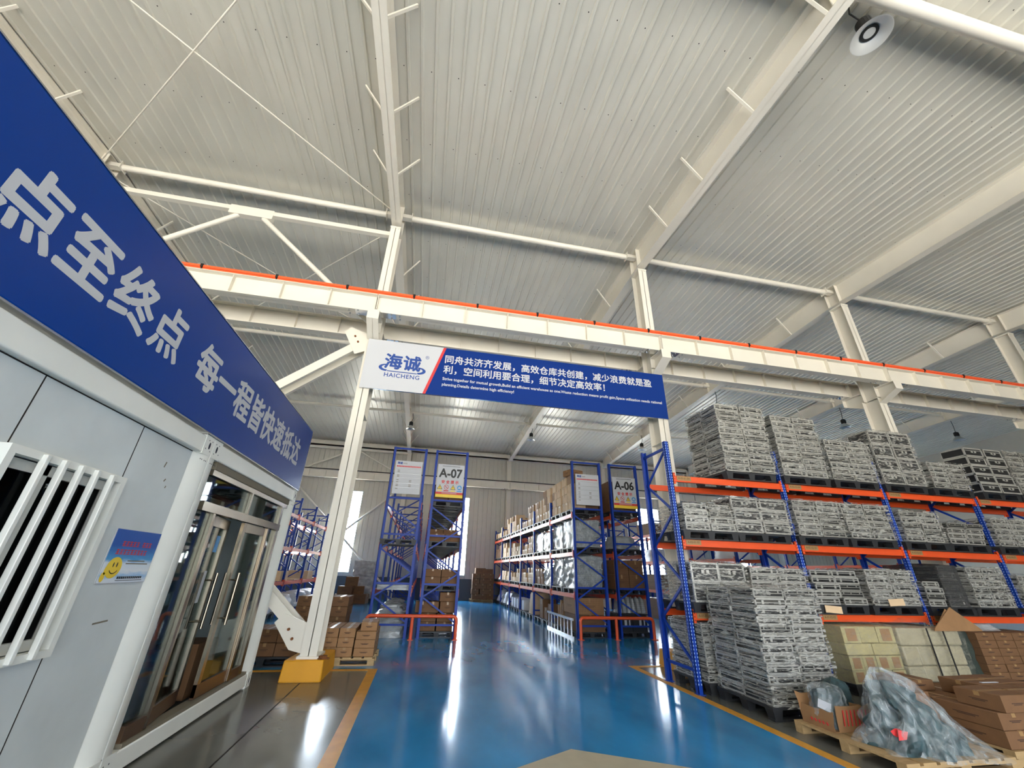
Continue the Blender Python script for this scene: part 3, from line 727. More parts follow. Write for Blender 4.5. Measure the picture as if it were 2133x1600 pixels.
_t.links.new(_s.outputs['Z'], _m2.inputs[0]); _t.links.new(_n.outputs['Fac'], _a.inputs[0]); _t.links.new(_m2.outputs[0], _a.inputs[2])
_t.links.new(_a.outputs[0], _r.inputs[0]); _t.links.new(_r.outputs[0], _t.nodes['Principled BSDF'].inputs['Base Color'])
_e = _r.color_ramp; _e.elements[0].position = 0.12; _e.elements[0].color = lin(214, 222, 232); _e.elements[1].position = 0.75; _e.elements[1].color = lin(22, 84, 168)
for p_, c_ in ((0.2, lin(150, 190, 226)), (0.28, lin(226, 230, 236)), (0.42, lin(214, 224, 234)), (0.5, lin(70, 150, 206))):
    q_ = _e.elements.new(p_); q_.color = c_
b = MB(); b.box(0.005, 0.0062, -0.285, 0.29, -0.19, 0.19); b.build('sky_print', pm, t)
b = MB()
for (z, y, n) in ((0.09, -0.15, 5), (0.09, 0.1, 3), (0.03, -0.19, 9)):
    for k in range(n):
        yy = y + k * 0.043
        for (dy, dz, w, h) in ((0, 0.012, 0.034, 0.006), (0, -0.004, 0.03, 0.006), (0, -0.017, 0.034, 0.006), (0, 0, 0.007, 0.036)): 
            b.box(0.0062, 0.0075, yy + dy - w / 2 + R.uniform(-.003, .003), yy + dy + w / 2, z + dz - h / 2, z + dz + h / 2)
b.build('headline_print', RED, t)
b = MB()
for (z, y0_, y1_) in ((-0.035, -0.03, 0.19), (-0.055, -0.04, 0.24)): b.box(0.0062, 0.0072, y0_, y1_, z - 0.004, z + 0.004)
b.build('fine_print', GRIME, t)
b = MB(); y_ = -0.08
for k in range(13): b.box(0.0062, 0.0072, y_ + k * 0.024, y_ + k * 0.024 + 0.018, -0.165, -0.148)
b.box(0.0062, 0.0072, -0.09, 0.24, -0.178, -0.174); b.build('footer_print', BLACK, t)
b = MB(); b.add([(0.0085, -0.165 + 0.085 * math.cos(a), -0.085 + 0.075 * math.sin(a)) for a in [k * PI / 14 for k in range(28)]], [tuple(range(28))])
b.add([(0.0087, -0.252 + 0.024 * math.cos(a), -0.15 + 0.034 * math.sin(a)) for a in [k * PI / 8 for k in range(16)]], [tuple(range(16))])
b.add([(0.0087, -0.244 + 0.014 * math.cos(a), -0.105 + 0.03 * math.sin(a)) for a in [k * PI / 8 for k in range(16)]], [tuple(range(16))])
sm = b.build('smiling_face', YELV, t)
b = MB()
for yy in (-0.18, -0.14): b.add([(0.0092, yy + 0.007 * math.cos(a), -0.065 + 0.018 * math.sin(a)) for a in [k * PI / 6 for k in range(12)]], [tuple(range(12))])
for k in range(10):
    a0 = PI * (1.15 + 0.7 * k / 10); a1 = PI * (1.15 + 0.7 * (k + 1) / 10)
    b.prism([(0.0092, -0.16 + 0.052 * math.cos(a0), -0.085 + 0.045 * math.sin(a0)), (0.0092, -0.16 + 0.052 * math.cos(a1), -0.085 + 0.045 * math.sin(a1)), (0.0092, -0.16 + 0.047 * math.cos(a1), -0.085 + 0.038 * math.sin(a1)), (0.0092, -0.16 + 0.047 * math.cos(a0), -0.085 + 0.038 * math.sin(a0))], (0.0006, 0, 0))
b.build('face_drawing', BLACK, sm)

# ------------------------------------------------------------------ pallet racks
BAY = 2.42; LEV = (1.09, 2.205, 3.315)
RM = {}
def post_mesh(h, holes):
    k = ('post', h, holes)
    if k in RM: return RM[k]
    b = MB(); w, d = 0.09, 0.07
    b.box(-w / 2, w / 2, 0, 0.012, 0, h); b.box(-w / 2, -w / 2 + 0.012, 0, d, 0, h); b.box(w / 2 - 0.012, w / 2, 0, d, 0, h)
    b.box(-w / 2 - 0.02, w / 2 + 0.02, -0.02, d + 0.02, 0, 0.008)
    if holes:
        z = 0.12
        while z < h - 0.04:
            for sx in (-0.024, 0.024):
                b.quad((sx - 0.006, -0.001, z), (sx + 0.006, -0.001, z), (sx + 0.008, -0.001, z + 0.022), (sx - 0.008, -0.001, z + 0.022), 1)
            b.quad((-w / 2 - 0.001, 0.028, z), (-w / 2 - 0.001, 0.042, z), (-w / 2 - 0.001, 0.042, z + 0.02), (-w / 2 - 0.001, 0.028, z + 0.02), 2)
            z += 0.05
    RM[k] = b.mesh('post', [RACKB, HOLEL if holes else HOLE, HOLEL])
    return RM[k]
def brace_mesh(h, dep, ext, dz=0.58):
    k = ('brace', h, dep, ext)
    if k in RM: return RM[k]
    b = MB(); hh = 3.5 if ext else h; y0, y1 = 0.05, dep - 0.05
    b.bar((0, y0, 0.30), (0, y1, 0.30), 0.03, 0.045); z = 0.36; s = 0
    while z + dz < hh:
        a, c = (y0, y1) if s % 2 == 0 else (y1, y0)
        b.bar((0, a, z), (0, c, z + dz), 0.028, 0.04); z += dz; s += 1
    tops = (1.25, 2.48, 3.46) if ext else (h - 0.12,)
    for zt in tops: b.bar((0, y0 - 0.02, zt), (0, y1 + 0.02, zt), 0.03, 0.05)
    RM[k] = b.mesh('bracing', [RACKB])
    return RM[k]
def beam_mesh(front):
    k = ('beam', front)
    if k in RM: return RM[k]
    b = MB(); a = BAY - 0.1; s = -1 if front else 1
    b.box(0.05, 0.05 + a, -0.025, 0.025, -0.11, 0); b.box(0.05, 0.05 + a, s * 0.025 - 0.004, s * 0.025 + 0.004, -0.1, -0.045)
    for x in (0.045, 0.05 + a - 0.035):
        b.box(x, x + 0.04, s * 0.03 - 0.006, s * 0.03 + 0.006, -0.15, 0.055)
        for z in (-0.12, -0.07, -0.02, 0.03): b.quad((x + 0.014, s * 0.037, z), (x + 0.026, s * 0.037, z), (x + 0.026, s * 0.037, z + 0.02), (x + 0.014, s * 0.037, z + 0.02), 1)
    b.box(0.045, 0.055, -0.03, 0.03, -0.15, 0.05); b.box(a + 0.045, a + 0.055, -0.03, 0.03, -0.15, 0.05)
    RM[k] = b.mesh('beam', [RACKO, HOLE])
    return RM[k]
def rack(label, loc, rz, nb, dep, h=3.97, ext=False, holes=False, group=None, tags=False, skip=()):
    t = thing('pallet_rack', label, 'pallet rack', loc, rz, group)
    for i in range(nb + 1):
        hh = 4.95 if (ext and i == 0) else h
        p = link('post', post_mesh(hh, holes), t); p.location = (i * BAY, 0, 0)
        p = link('post', post_mesh(hh, holes), t); p.location = (i * BAY, dep, 0); p.rotation_euler = (0, 0, PI)
        p = link('bracing', brace_mesh(hh, dep, ext and i == 0), t); p.location = (i * BAY, 0, 0)
        if ext and i == 0:
            b = MB(); b.bar((0, 0.03, 4.92), (0, dep - 0.03, 4.92), 0.03, 0.05); b.build('top_bar', RACKB, t)
    for i in range(nb):
        for li, z in enumerate(LEV):
            if (i, li) in skip: continue
            p = link('beam', beam_mesh(True), t); p.location = (i * BAY, 0.02, z)
            if tags:
                q = MB(); q.box(0.11, 0.40, -0.036, -0.033, -0.085, -0.005)
                pl = q.build('location_tag', TAPE, p)
                text('tag_lettering', 'A-0%d-0%d-0%d' % (li + 1, i + 1, li + 2), 0.05, INK, pl, (0.255, -0.037, -0.045), FR, depth=0.0005)
            p = link('beam', beam_mesh(False), t); p.location = (i * BAY, dep - 0.02, z)
    return t
NR_Y = 6.72
rack('near blue and orange pallet rack loaded with plastic-wrapped silver cases', (4.36, NR_Y, 0), 0, 5, 0.92, holes=True, tags=True)
rack('double rack row half with the A-06 sign board beside it, aisle cartons side', (5.41, 12.30, 0), PI / 2, 6, 1.0, ext=True)
rack('blue rack carrying the A-06 sign, back to back with the carton rack', (6.70, 12.30, 0), PI / 2, 6, 1.0, ext=True)
rack('nearly empty blue rack carrying the plain white notice board', (-0.19, 12.30, 0), PI / 2, 6, 1.0, ext=True)
rack('blue rack carrying the A-07 sign, loaded with brown cartons', (1.07, 12.30, 0), PI / 2, 6, 1.0, ext=True)
rack('blue rack seen between the cabin and the pedestal column, white bags below', (-4.73, 14.78, 0), PI / 2, 4, 1.0)
rack('blue rack standing behind the one beside the cabin, back to back', (-5.95, 14.78, 0), PI / 2, 4, 1.0)
rack('blue and orange rack behind the wrapped case rack, next to the far window', (10.9, 12.30, 0), PI / 2, 6, 1.0)
rack('blue rack glimpsed between the wrapped stacks beyond the second aisle', (17.4, 12.30, 0), PI / 2, 6, 1.0)

# ------------------------------------------------------------------ sign boards on rack ends
def code_sign(x, code, label):
    t = thing('rack_sign', label, 'sign', (x, 12.22, 4.03))
    b = MB(); b.box(-0.4, 0.4, 0, 0.02, -0.49, 0.49); b.build('sign_plate', WHITE, t)
    b = MB(); b.box(-0.4, 0.4, -0.002, 0, -0.40, -0.335); b.build('red_band', RED, t)
    b = MB(); b.box(-0.4, 0.4, -0.002, 0, -0.49, -0.40); b.build('yellow_band', YELV, t)
    text('code_lettering', code, 0.36, BLACK, t, (0, -0.003, 0.21), FR, bold=0.011, sx=0.94)
    text('warning_lettering', '安全提示', 0.105, RED, t, (0, -0.003, -0.045), FR, bold=0.004, spacing=1.6)
    b = MB()
    for k in range(22): b.box(-0.26 + k * 0.024, -0.26 + k * 0.024 + 0.018, -0.002, 0, 0.425, 0.44)
    b.build('small_print', BLACK, t)
    b = MB()
    for k in range(20): b.box(-0.22 + k * 0.022, -0.22 + k * 0.022 + 0.016, -0.004, -0.002, -0.375, -0.355)
    b.build('band_print', WHITE, t)
    for k, xx in enumerate((-0.29, -0.1, 0.1, 0.29)):
        z = -0.19
        if k in (0, 2):
            b = MB(); b.add([(xx - 0.078, -0.003, z - 0.065), (xx + 0.078, -0.003, z - 0.065), (xx, -0.003, z + 0.075)], [(0, 1, 2)]); ic = b.build('hazard_triangle', BLACK, t)
            b = MB(); b.add([(xx - 0.06, -0.004, z - 0.055), (xx + 0.06, -0.004, z - 0.055), (xx, -0.004, z + 0.054)], [(0, 1, 2)]); b.build('triangle_fill', YELV, ic)
            b = MB(); b.box(xx - 0.007, xx + 0.007, -0.006, -0.004, z - 0.02, z + 0.02); b.box(xx - 0.007, xx + 0.007, -0.006, -0.004, z - 0.045, z - 0.03); b.build('triangle_mark', BLACK, ic)
        else:
            b = MB(); b.add([(xx + 0.07 * math.cos(a), -0.003, z + 0.07 * math.sin(a)) for a in [j * PI / 12 for j in range(24)]], [tuple(range(24))]); ic = b.build('round_symbol', RED if k == 1 else SKYB, t)
            if k == 1:
                b = MB(); b.add([(xx + 0.056 * math.cos(a), -0.004, z + 0.056 * math.sin(a)) for a in [j * PI / 12 for j in range(24)]], [tuple(range(24))]); b.build('symbol_fill', WHITE, ic)
                b = MB(); b.bar((xx - 0.042, -0.006, z + 0.042), (xx + 0.042, -0.006, z - 0.042), 0.014, 0.002, 0, (0, 1, 0)); b.build('symbol_slash', RED, ic)
                b = MB(); b.box(xx - 0.03, xx + 0.025, -0.0055, -0.004, z - 0.008, z + 0.004); b.build('symbol_mark', BLACK, ic)
            else:
                b = MB(); b.add([(xx + 0.036 * math.cos(a), -0.004, z + 0.036 * math.sin(a)) for a in [j * PI / 8 for j in range(9)]], [tuple(range(9))]); b.box(xx - 0.045, xx + 0.045, -0.005, -0.004, z - 0.03, z - 0.005); b.build('symbol_mark', WHITE, ic)
        b = MB(); b.box(xx - 0.07, xx + 0.07, -0.002, 0, z - 0.12, z - 0.09); b.build('caption_bar', (YELV, RED, YELV, SKYB)[k], t)
code_sign(0.57, 'A-07', 'white sign reading A-07 with safety symbols, hung on a blue rack end')
code_sign(6.19, 'A-06', 'white sign reading A-06 with safety symbols, hung on a blue rack end')
def notice_board(x, label):
    t = thing('notice_board', label, 'sign', (x, 12.22, 4.05))
    b = MB(); b.box(-0.39, 0.39, 0, 0.02, -0.48, 0.48); b.build('board_plate', WHITE, t)
    b = MB()
    for k in range(16): b.box(-0.35 + k * 0.044, -0.35 + k * 0.044 + 0.034, -0.002, 0, 0.295, 0.335)
    b.build('title_print', RED, t)
    text('logo_characters', '海诚', 0.075, LOGOB, t, (-0.27, -0.002, 0.405), FR, bold=0.003)
    b = MB()
    for z in (0.415, 0.395): b.box(-0.18, -0.06, -0.002, 0, z - 0.004, z + 0.004)
    for z in (0.19, 0.15, 0.05, 0.01, -0.09, -0.15, -0.22, -0.26, -0.34): b.box(-0.31, -0.245, -0.002, 0, z - 0.008, z + 0.008)
    for z in (-0.09, -0.13, -0.22, -0.26): b.box(0.05, 0.12, -0.002, 0, z - 0.008, z + 0.008)
    b.build('row_print', GRIME, t)
    b = MB()
    for z in (0.24, 0.1, -0.02, -0.18, -0.3): b.box(-0.36, 0.36, -0.0015, 0, z - 0.002, z + 0.002)
    b.build('ruled_lines', ALU, t)
notice_board(-0.68, 'white company notice board hung on the nearly empty blue rack end')
notice_board(4.92, 'white company notice board hung beside the aisle cartons')

# wire mesh above the cartons between rack ends is part of the sign frames
def mesh_panel(x0, x1, z0, z1, label):
    b = MB(); x = x0
    while x <= x1: b.box(x - 0.001, x + 0.001, 12.33, 12.332, z0, z1); x += 0.05
    z = z0
    while z <= z1: b.box(x0, x1, 12.332, 12.334, z - 0.001, z + 0.001); z += 0.05
    tag(b.build('wire_mesh', HOLE), label, 'wire mesh')
mesh_panel(4.46, 5.36, 0.2, 4.9, 'fine wire mesh stretched over the rack end holding the notice board by cartons')
mesh_panel(5.75, 6.64, 0.2, 4.9, 'fine wire mesh stretched over the rack end under the A-06 sign')

# ------------------------------------------------------------------ barriers
def barrier(xs, label):
    t = thing('barrier_rail', label, 'barrier', (xs[0], 12.06, 0))
    L = xs[-1] - xs[0]; r = 0.1; pts = [(0, 0, 0)]
    for k in range(7): a = PI / 2 * k / 6; pts.append((r - r * math.cos(a), 0, 0.52 - r + r * math.sin(a)))
    for k in range(7): a = PI / 2 * k / 6; pts.append((L - r + r * math.sin(a), 0, 0.52 - r + r * math.cos(a)))
    pts.append((L, 0, 0))
    b = MB(); b.tube(pts, 0.042, 14); b.build('hoop', ORBAR, t)
    for x in xs[1:-1]:
        b = MB(); b.tube([(x - xs[0], 0, 0), (x - xs[0], 0, 0.5)], 0.042, 14); b.build('middle_post', ORBAR, t)
    for x in xs:
        b = MB(); b.box(x - xs[0] - 0.07, x - xs[0] + 0.07, -0.07, 0.07, 0, 0.01); b.build('foot_plate', ORBAR, t)
barrier((-1.2, -0.07, 1.05), 'orange tubular floor barrier in front of the A-07 rack end')
barrier((4.45, 5.5, 6.62), 'orange tubular floor barrier in front of the A-06 rack end')

# ------------------------------------------------------------------ pallets
def pallet_mesh(w, d, h, key):
    k = ('pal', key, w, d)
    if k in RM: return RM[k]
    b = MB()
    if key == 'black':
        b.box(0, w, 0, d, h - 0.03, h)
        for x in (0.0, w / 2 - 0.07, w - 0.14):
            for y in (0.0, d / 2 - 0.07, d - 0.14):
                b.add([(x + 0.02, y + 0.01, 0.02), (x + 0.12, y + 0.01, 0.02), (x + 0.12, y + 0.13, 0.02), (x + 0.02, y + 0.13, 0.02), (x, y, h - 0.03), (x + 0.14, y, h - 0.03), (x + 0.14, y + 0.14, h - 0.03), (x, y + 0.14, h - 0.03)],
                      [(0, 3, 2, 1), (0, 1, 5, 4), (1, 2, 6, 5), (2, 3, 7, 6), (3, 0, 4, 7)])
        for y in (0.01, d / 2 - 0.06, d - 0.13): b.box(0.01, w - 0.01, y, y + 0.12, 0, 0.022)
        mats = [BLACKP]
    else:
        n = 7; pw = w / n
        for i in range(n): b.box(i * pw, i * pw + pw * 0.78, 0, d, h - 0.02, h)
        for y in (0.0, d / 2 - 0.05, d - 0.1):
            b.box(0, w, y, y + 0.1, h - 0.042, h - 0.02)
            for x in (0, w / 2 - 0.06, w - 0.12): b.box(x, x + 0.12, y, y + 0.1, 0.02, h - 0.042)
            b.box(0, w, y, y + 0.1, 0, 0.02)
        mats = [WOOD]
    RM[k] = b.mesh('pallet', mats)
    return RM[k]
def pallet(x, y, z, label, w=1.1, d=1.0, h=0.15, key='black', rz=0.0, group=None):
    o = link('pallet', pallet_mesh(w, d, h, key)); o.location = (x, y, z); o.rotation_euler = (0, 0, rz)
    return tag(o, label, 'pallet', group)

# ------------------------------------------------------------------ silver edged cases
def case_mesh(w, d, h, style, var=0):
    k = ('case', round(w, 3), round(d, 3), round(h, 3), style, var)
    if k in RM: return RM[k]
    b = MB(); e = min(0.028, h * 0.2)
    b.box(e * 0.3, w - e * 0.3, e * 0.3, d - e * 0.3, 0.004, h - 0.004, 0)
    r = e
    for z in (0, h - r):                      # silver rails along the edges
        b.box(0, w, 0, r * 0.8, z, z + r, 1); b.box(0, w, d - r * 0.8, d, z, z + r, 1)
        b.box(0, r * 0.8, 0, d, z, z + r, 1); b.box(w - r * 0.8, w, 0, d, z, z + r, 1)
    for x in (0, w - r):
        for y in (0, d - r): b.box(x, x + r, y, y + r, 0, h, 1)
    if style == 'thin':
        f0 = (0.56, 0.40, 0.48)[var]
        b.box(0, w, -0.002, 0.01, h * f0, h * (f0 + 0.1), 1)
        b.box(-0.002, 0.01, 0, d, h * f0, h * (f0 + 0.1), 1)
        if var != 2:
            for x in (w * 0.2, w * 0.74): b.box(x, x + 0.035, -0.008, 0.0, h * 0.3, h * 0.75, 1)
            b.box(w * 0.43, w * 0.57, -0.012, 0.0, h * 0.3, h * 0.42, 2)
        else:
            for x in (w * 0.1, w * 0.42, w * 0.8): b.box(x, x + 0.02, -0.006, 0.0, h * 0.55, h * 0.9, 1)
    else:
        b.box(0, w, -0.002, 0.008, h * 0.66, h * 0.72, 1)
        for x in (w * 0.36, w * 0.54): b.box(x, x + 0.05, -0.01, 0.0, h * 0.42, h * 0.62, 1)
        for k2 in range(4): b.box(w * 0.42, w * 0.56, -0.014, -0.004, h * 0.36, h * 0.40, 1)
    RM[k] = b.mesh('flight_case', [(CASEG, CASEH, CASEG)[var] if style == 'thin' else CASEB, (CASES, CASES, CASES2)[var], BLK])
    return RM[k]
def cases(x0, x1, y0, z0, layers, cols, label, group, h=0.118, d=0.48, rows=1, style='thin', jit=0.008, lean=0.0):
    w = (x1 - x0) / cols; jit *= 1.5
    for L in range(layers):
        off = 0
        for c in range(cols):
            for r in range(rows):
                if r > 0 and c > 0: continue
                o = link('flight_case', case_mesh(w - 0.012 - R.choice((0, 0, 0.02)), d - 0.012, h - 0.003, style, R.choice((0, 0, 1, 2)) if style == 'thin' else 0))
                o.location = (x0 + c * w + R.uniform(-jit, jit) + lean * L, y0 + r * d + R.uniform(-jit, jit), z0 + 0.001 + L * h)
                o.rotation_euler = (0, 0, R.uniform(-0.022, 0.022))
                tag(o, label, 'case', group)

def shell(b, x0, x1, y0, y1, z0, z1, amp=0.014, n=14, sag=0.0):
    """loose film wrapped round a stack: four wobbling sides and a sagging top"""
    def dsp(p):
        q = Vector((p[0] * 3.1, p[1] * 3.1, p[2] * 9.0)); v = noise.noise_vector(q)
        return (p[0] + v.x * amp, p[1] + v.y * amp, p[2] + v.z * amp * 0.6)
    nz = max(6, int((z1 - z0) / 0.06))
    per = []
    for i in range(n): per.append((x0 + (x1 - x0) * i / n, y0))
    for i in range(n): per.append((x1, y0 + (y1 - y0) * i / n))
    for i in range(n): per.append((x1 - (x1 - x0) * i / n, y1))
    for i in range(n): per.append((x0, y1 - (y1 - y0) * i / n))
    m = len(per); vs = []; fs = []
    for k in range(nz + 1):
        z = z0 + (z1 - z0) * k / nz
        for (x, y) in per: vs.append(dsp((x, y, z)))
    for k in range(nz):
        for i in range(m): fs.append((k * m + i, k * m + (i + 1) % m, (k + 1) * m + (i + 1) % m, (k + 1) * m + i))
    b.add(vs, fs, 0, True)
    g = []; fs = []
    for j in range(n + 1):
        for i in range(n + 1):
            p = (x0 + (x1 - x0) * i / n, y0 + (y1 - y0) * j / n, z1)
            q = dsp(p); s = math.sin(PI * i / n) * math.sin(PI * j / n)
            g.append((q[0], q[1], q[2] + sag * s + abs(noise.noise(Vector(p) * 5)) * amp * s))
    for j in range(n):
        for i in range(n): fs.append((j * (n + 1) + i, j * (n + 1) + i + 1, (j + 1) * (n + 1) + i + 1, (j + 1) * (n + 1) + i))
    b.add(g, fs, 0, True)
    return b
def film(x0, x1, y0, y1, z0, z1, label, mt=None, amp=0.016, sag=0.03, grow=0.02):
    b = shell(MB(), x0 - grow, x1 + grow, y0 - grow, y1 + grow, z0 + 0.004, z1 + grow, amp, sag=sag)
    return tag(b.build('stretch_film', mt or FILM), label, 'plastic film', 'stretch film round case stacks')

YF = 6.62; PY = 6.64
def load(nm, lev, x0, x1, layers, cols, where, **kw):
    zt = LEV[lev]; xm = (x0 + x1) / 2
    if kw.pop('pal', True):
        pallet(xm - 0.545, PY, zt + 0.001, 'pallet under the ' + where, w=1.09, d=0.98)
    z0 = zt + 0.153
    wrap = kw.pop('wrap', True); mt = kw.pop('mt', None); d = kw.get('d', 0.48); rows = kw.get('rows', 2)
    h = kw.get('h', 0.118); sag = kw.pop('sag', 0.03)
    cases(x0, x1, YF, z0, layers, cols, 'silver-edged case in the ' + where, 'cases in the ' + where, **kw)
    if wrap: film(x0, x1, YF, YF + d * rows, z0, z0 + layers * h, 'clear film round the ' + where, mt, sag=sag)
# top level
load('T1', 2, 5.50, 6.60, 11, 2, 'tallest case stack on the top beam', rows=2, h=0.125, lean=0.001)
load('T2', 2, 6.78, 7.85, 10, 2, 'second tall case stack beside a blue post end', h=0.125, rows=2)
load('T3', 2, 7.95, 9.05, 7, 2, 'low case stack between two taller top stacks', h=0.119)
load('T4', 2, 9.20, 10.30, 4, 2, 'stack of deep dark cases in the middle of the top beam', h=0.29, style='deep', wrap=True)
load('T5', 2, 10.5, 11.5, 5, 2, 'loosely wrapped short stack beside the black latched cases', h=0.112)
load('T6', 2, 11.8, 12.9, 5, 2, 'stack of black latched cases on the top beam', h=0.20, style='deep', wrap=False)
load('T7', 2, 12.95, 14.0, 8, 2, 'last visible stack on the top beam', h=0.125)
# middle level
load('M1', 1, 4.46, 5.44, 4, 2, 'case pile on the middle beam next to the end post', h=0.115)
load('M1c', 1, 5.46, 6.62, 3, 2, 'deep case stack on the middle beam with black latches', h=0.205, style='deep')
load('M2', 1, 6.78, 7.82, 6, 2, 'grey wrapped stack on the middle beam after the second post', h=0.108)
load('M2b', 1, 7.92, 8.98, 6, 2, 'wrapped stack on the middle beam before the third post', h=0.108, lean=-0.01)
load('M3', 1, 9.25, 10.2, 5, 2, 'square wrapped stack on the middle beam after the third post', h=0.115)
load('M3b', 1, 10.32, 11.25, 4, 2, 'untidy short pile on the middle beam before the fourth post', h=0.10, wrap=False, jit=0.02)
load('M4', 1, 11.62, 12.6, 5, 2, 'stack on the middle beam after the fourth post', h=0.11)
# low level
load('L1', 0, 4.42, 5.46, 2, 2, 'two-high deep cases on the low beam behind the end frame', h=0.30, style='deep')
load('L1c', 0, 5.55, 6.66, 5, 2, 'wrapped stack on the low beam above the tall floor stack', h=0.11)
load('L2', 0, 6.78, 7.82, 5, 2, 'unwrapped staggered cases on the low beam', h=0.11, wrap=False, jit=0.03)
load('L2b', 0, 7.95, 9.0, 5, 2, 'wrapped low beam stack with a cardboard tag', h=0.118, sag=-0.04)
load('L3', 0, 9.2, 9.62, 4, 1, 'small bare stack of four on the low beam', h=0.105, wrap=False, pal=False)
pallet(9.22, PY, LEV[0] + 0.001, 'black plastic pallet under the small bare stack of four', w=1.09, d=0.98)
load('L3c', 0, 9.66, 10.1, 6, 1, 'black film covered stack on the low beam', h=0.115, pal=False, mt=FILMD)
load('L3b', 0, 10.36, 11.25, 6, 2, 'creased clear wrapped stack on the low beam near the fourth post', h=0.115, sag=-0.05)
load('L4', 0, 11.62, 12.6, 5, 2, 'stack on the low beam past the fourth post', h=0.115)
for (x, z, a) in ((7.08, 1.14, 0.06), (8.42, 1.27, -0.05)):
    b = MB(); b.box(-0.17, 0.17, -0.002, 0.002, -0.055, 0.055)
    o = b.build('cardboard_tag', CARDL); o.location = (x, 6.636 if x < 8 else 6.588, z + 0.03); o.rotation_euler = (0, a, 0)
    tag(o, 'hand-written cardboard tag hanging on the ' + ('pallet edge under the staggered cases' if x < 8 else 'creased film of the tagged stack'), 'tag')

# floor level on the case side
pallet(4.48, 6.66, 0.001, 'black plastic pallet on the floor inside the rack end frame', w=1.09, d=0.98)
cases(4.50, 5.54, 6.68, 0.153, 8, 2, 'flat case in the wrapped stack on the floor inside the rack end frame', 'cases inside the rack end frame', h=0.098, rows=2, d=0.46)
film(4.50, 5.54, 6.68, 7.60, 0.153, 0.94, 'clear film round the floor stack inside the rack end frame')
pallet(4.52, 5.48, 0.001, 'black plastic pallet under the tall free-standing wrapped stack', w=1.09, d=1.06)
TSL = 'flat silver-edged case in the tall wrapped stack standing free on the floor'
cases(4.57, 5.60, 5.50, 0.153, 12, 2, TSL, 'cases in the tall free-standing stack', h=0.111, rows=2, d=0.51, jit=0.014)
film(4.57, 5.60, 5.50, 6.52, 0.12, 1.485, 'shiny crumpled stretch film round the tall free-standing stack on the floor', amp=0.035, sag=0.03)

# ------------------------------------------------------------------ cartons
def carton_mesh(w, d, h, tone, marks):
    k = ('carton', round(w, 3), round(d, 3), round(h, 3), tone, marks)
    if k in RM: return RM[k]
    b = MB(); c = 0.006
    vs = []
    for z, s in ((0, c), (c, 0), (h - c, 0), (h, c)):
        vs += [(s, s, z), (w - s, s, z), (w - s, d - s, z), (s, d - s, z)]
    fs = [(3, 2, 1, 0), (12, 13, 14, 15)]
    for L in range(3):
        for i in range(4): fs.append((L * 4 + i, L * 4 + (i + 1) % 4, L * 4 + 4 + (i + 1) % 4, L * 4 + 4 + i))
    b.add(vs, fs, 0)
    long_x = w >= d
    if long_x:
        b.box(0.004, w - 0.004, d / 2 - 0.025, d / 2 + 0.025, h - 0.001, h + 0.0012, 1)
        for x in (-0.0012, w + 0.0002): b.box(x, x + 0.001, d / 2 - 0.025, d / 2 + 0.025, h * 0.72, h - 0.004, 1)
        b.box(0.004, w - 0.004, d / 2 - 0.002, d / 2 + 0.002, h + 0.001, h + 0.0016, 2)
    else:
        b.box(w / 2 - 0.025, w / 2 + 0.025, 0.004, d - 0.004, h - 0.001, h + 0.0012, 1)
        for y in (-0.0012, d + 0.0002): b.box(w / 2 - 0.025, w / 2 + 0.025, y, y + 0.001, h * 0.72, h - 0.004, 1)
        b.box(w / 2 - 0.002, w / 2 + 0.002, 0.004, d - 0.004, h + 0.001, h + 0.0016, 2)
    if marks:
        for (fx, fz, fw) in ((0.3, 0.5, 0.4), (0.36, 0.42, 0.28)):
            b.box(w * fx, w * (fx + fw), -0.0012, -0.0002, h * fz, h * fz + 0.008, 2)
            b.box(-0.0012, -0.0002, d * fx, d * (fx + fw), h * fz, h * fz + 0.008, 2)
    RM[k] = b.mesh('carton', [(CARD, CARDD, CARDL)[tone], TAPE, INK])
    return RM[k]
def carton(x, y, z, w, d, h, label, group=None, tone=0, rz=0.0, marks=True, far=False):
    if far:
        b_ = (FARC, FARC, FARL)[tone]; b_.box(x, x + w, y, y + d, z + 0.0005, z + h); return None
    o = link('carton', carton_mesh(w, d, h, tone, marks)); o.location = (x, y, z + 0.0005); o.rotation_euler = (0, 0, rz)
    return tag(o, label, 'box', group)
FARC, FARL = MB(), MB()
def carton_grid(xs, ys, zs, w, d, h, label, group, tone=0, jit=0.006, skip=(), cyc=None):
    for i, x in enumerate(xs):
        for j, y in enumerate(ys):
            for k, z in enumerate(zs):
                if (i, j, k) in skip: continue
                carton(x + R.uniform(-jit, jit), y + R.uniform(-jit, jit), z, w - 0.008, d - 0.008, h - 0.002, label, group, tone, R.uniform(-.012, .012))

# pallet behind the yellow pedestal
pallet(-1.95, 9.05, 0.001, 'wooden pallet behind the yellow pedestal carrying brown cartons', w=1.3, d=1.0, h=0.13, key='wood')
g_ = 'brown carton in the low block on the wooden pallet behind the yellow pedestal'
carton_grid([-1.92, -1.63, -1.34], [9.08, 9.56], [0.132, 0.282, 0.432], 0.285, 0.46, 0.15, g_, 'cartons in the low pallet block')
g_ = 'brown carton in the narrow column at the aisle edge of the wooden pallet'
carton_grid([-1.04], [9.1, 9.42, 9.74], [0.132, 0.264, 0.396], 0.36, 0.31, 0.132, g_, 'cartons in the narrow pallet column')
carton(-0.98, 9.14, 0.529, 0.29, 0.4, 0.14, 'single brown carton on top of the narrow column behind the yellow pedestal')
carton(-1.02, 9.55, 0.529, 0.31, 0.42, 0.13, 'brown carton lying behind the single top one on the narrow column', rz=0.03)
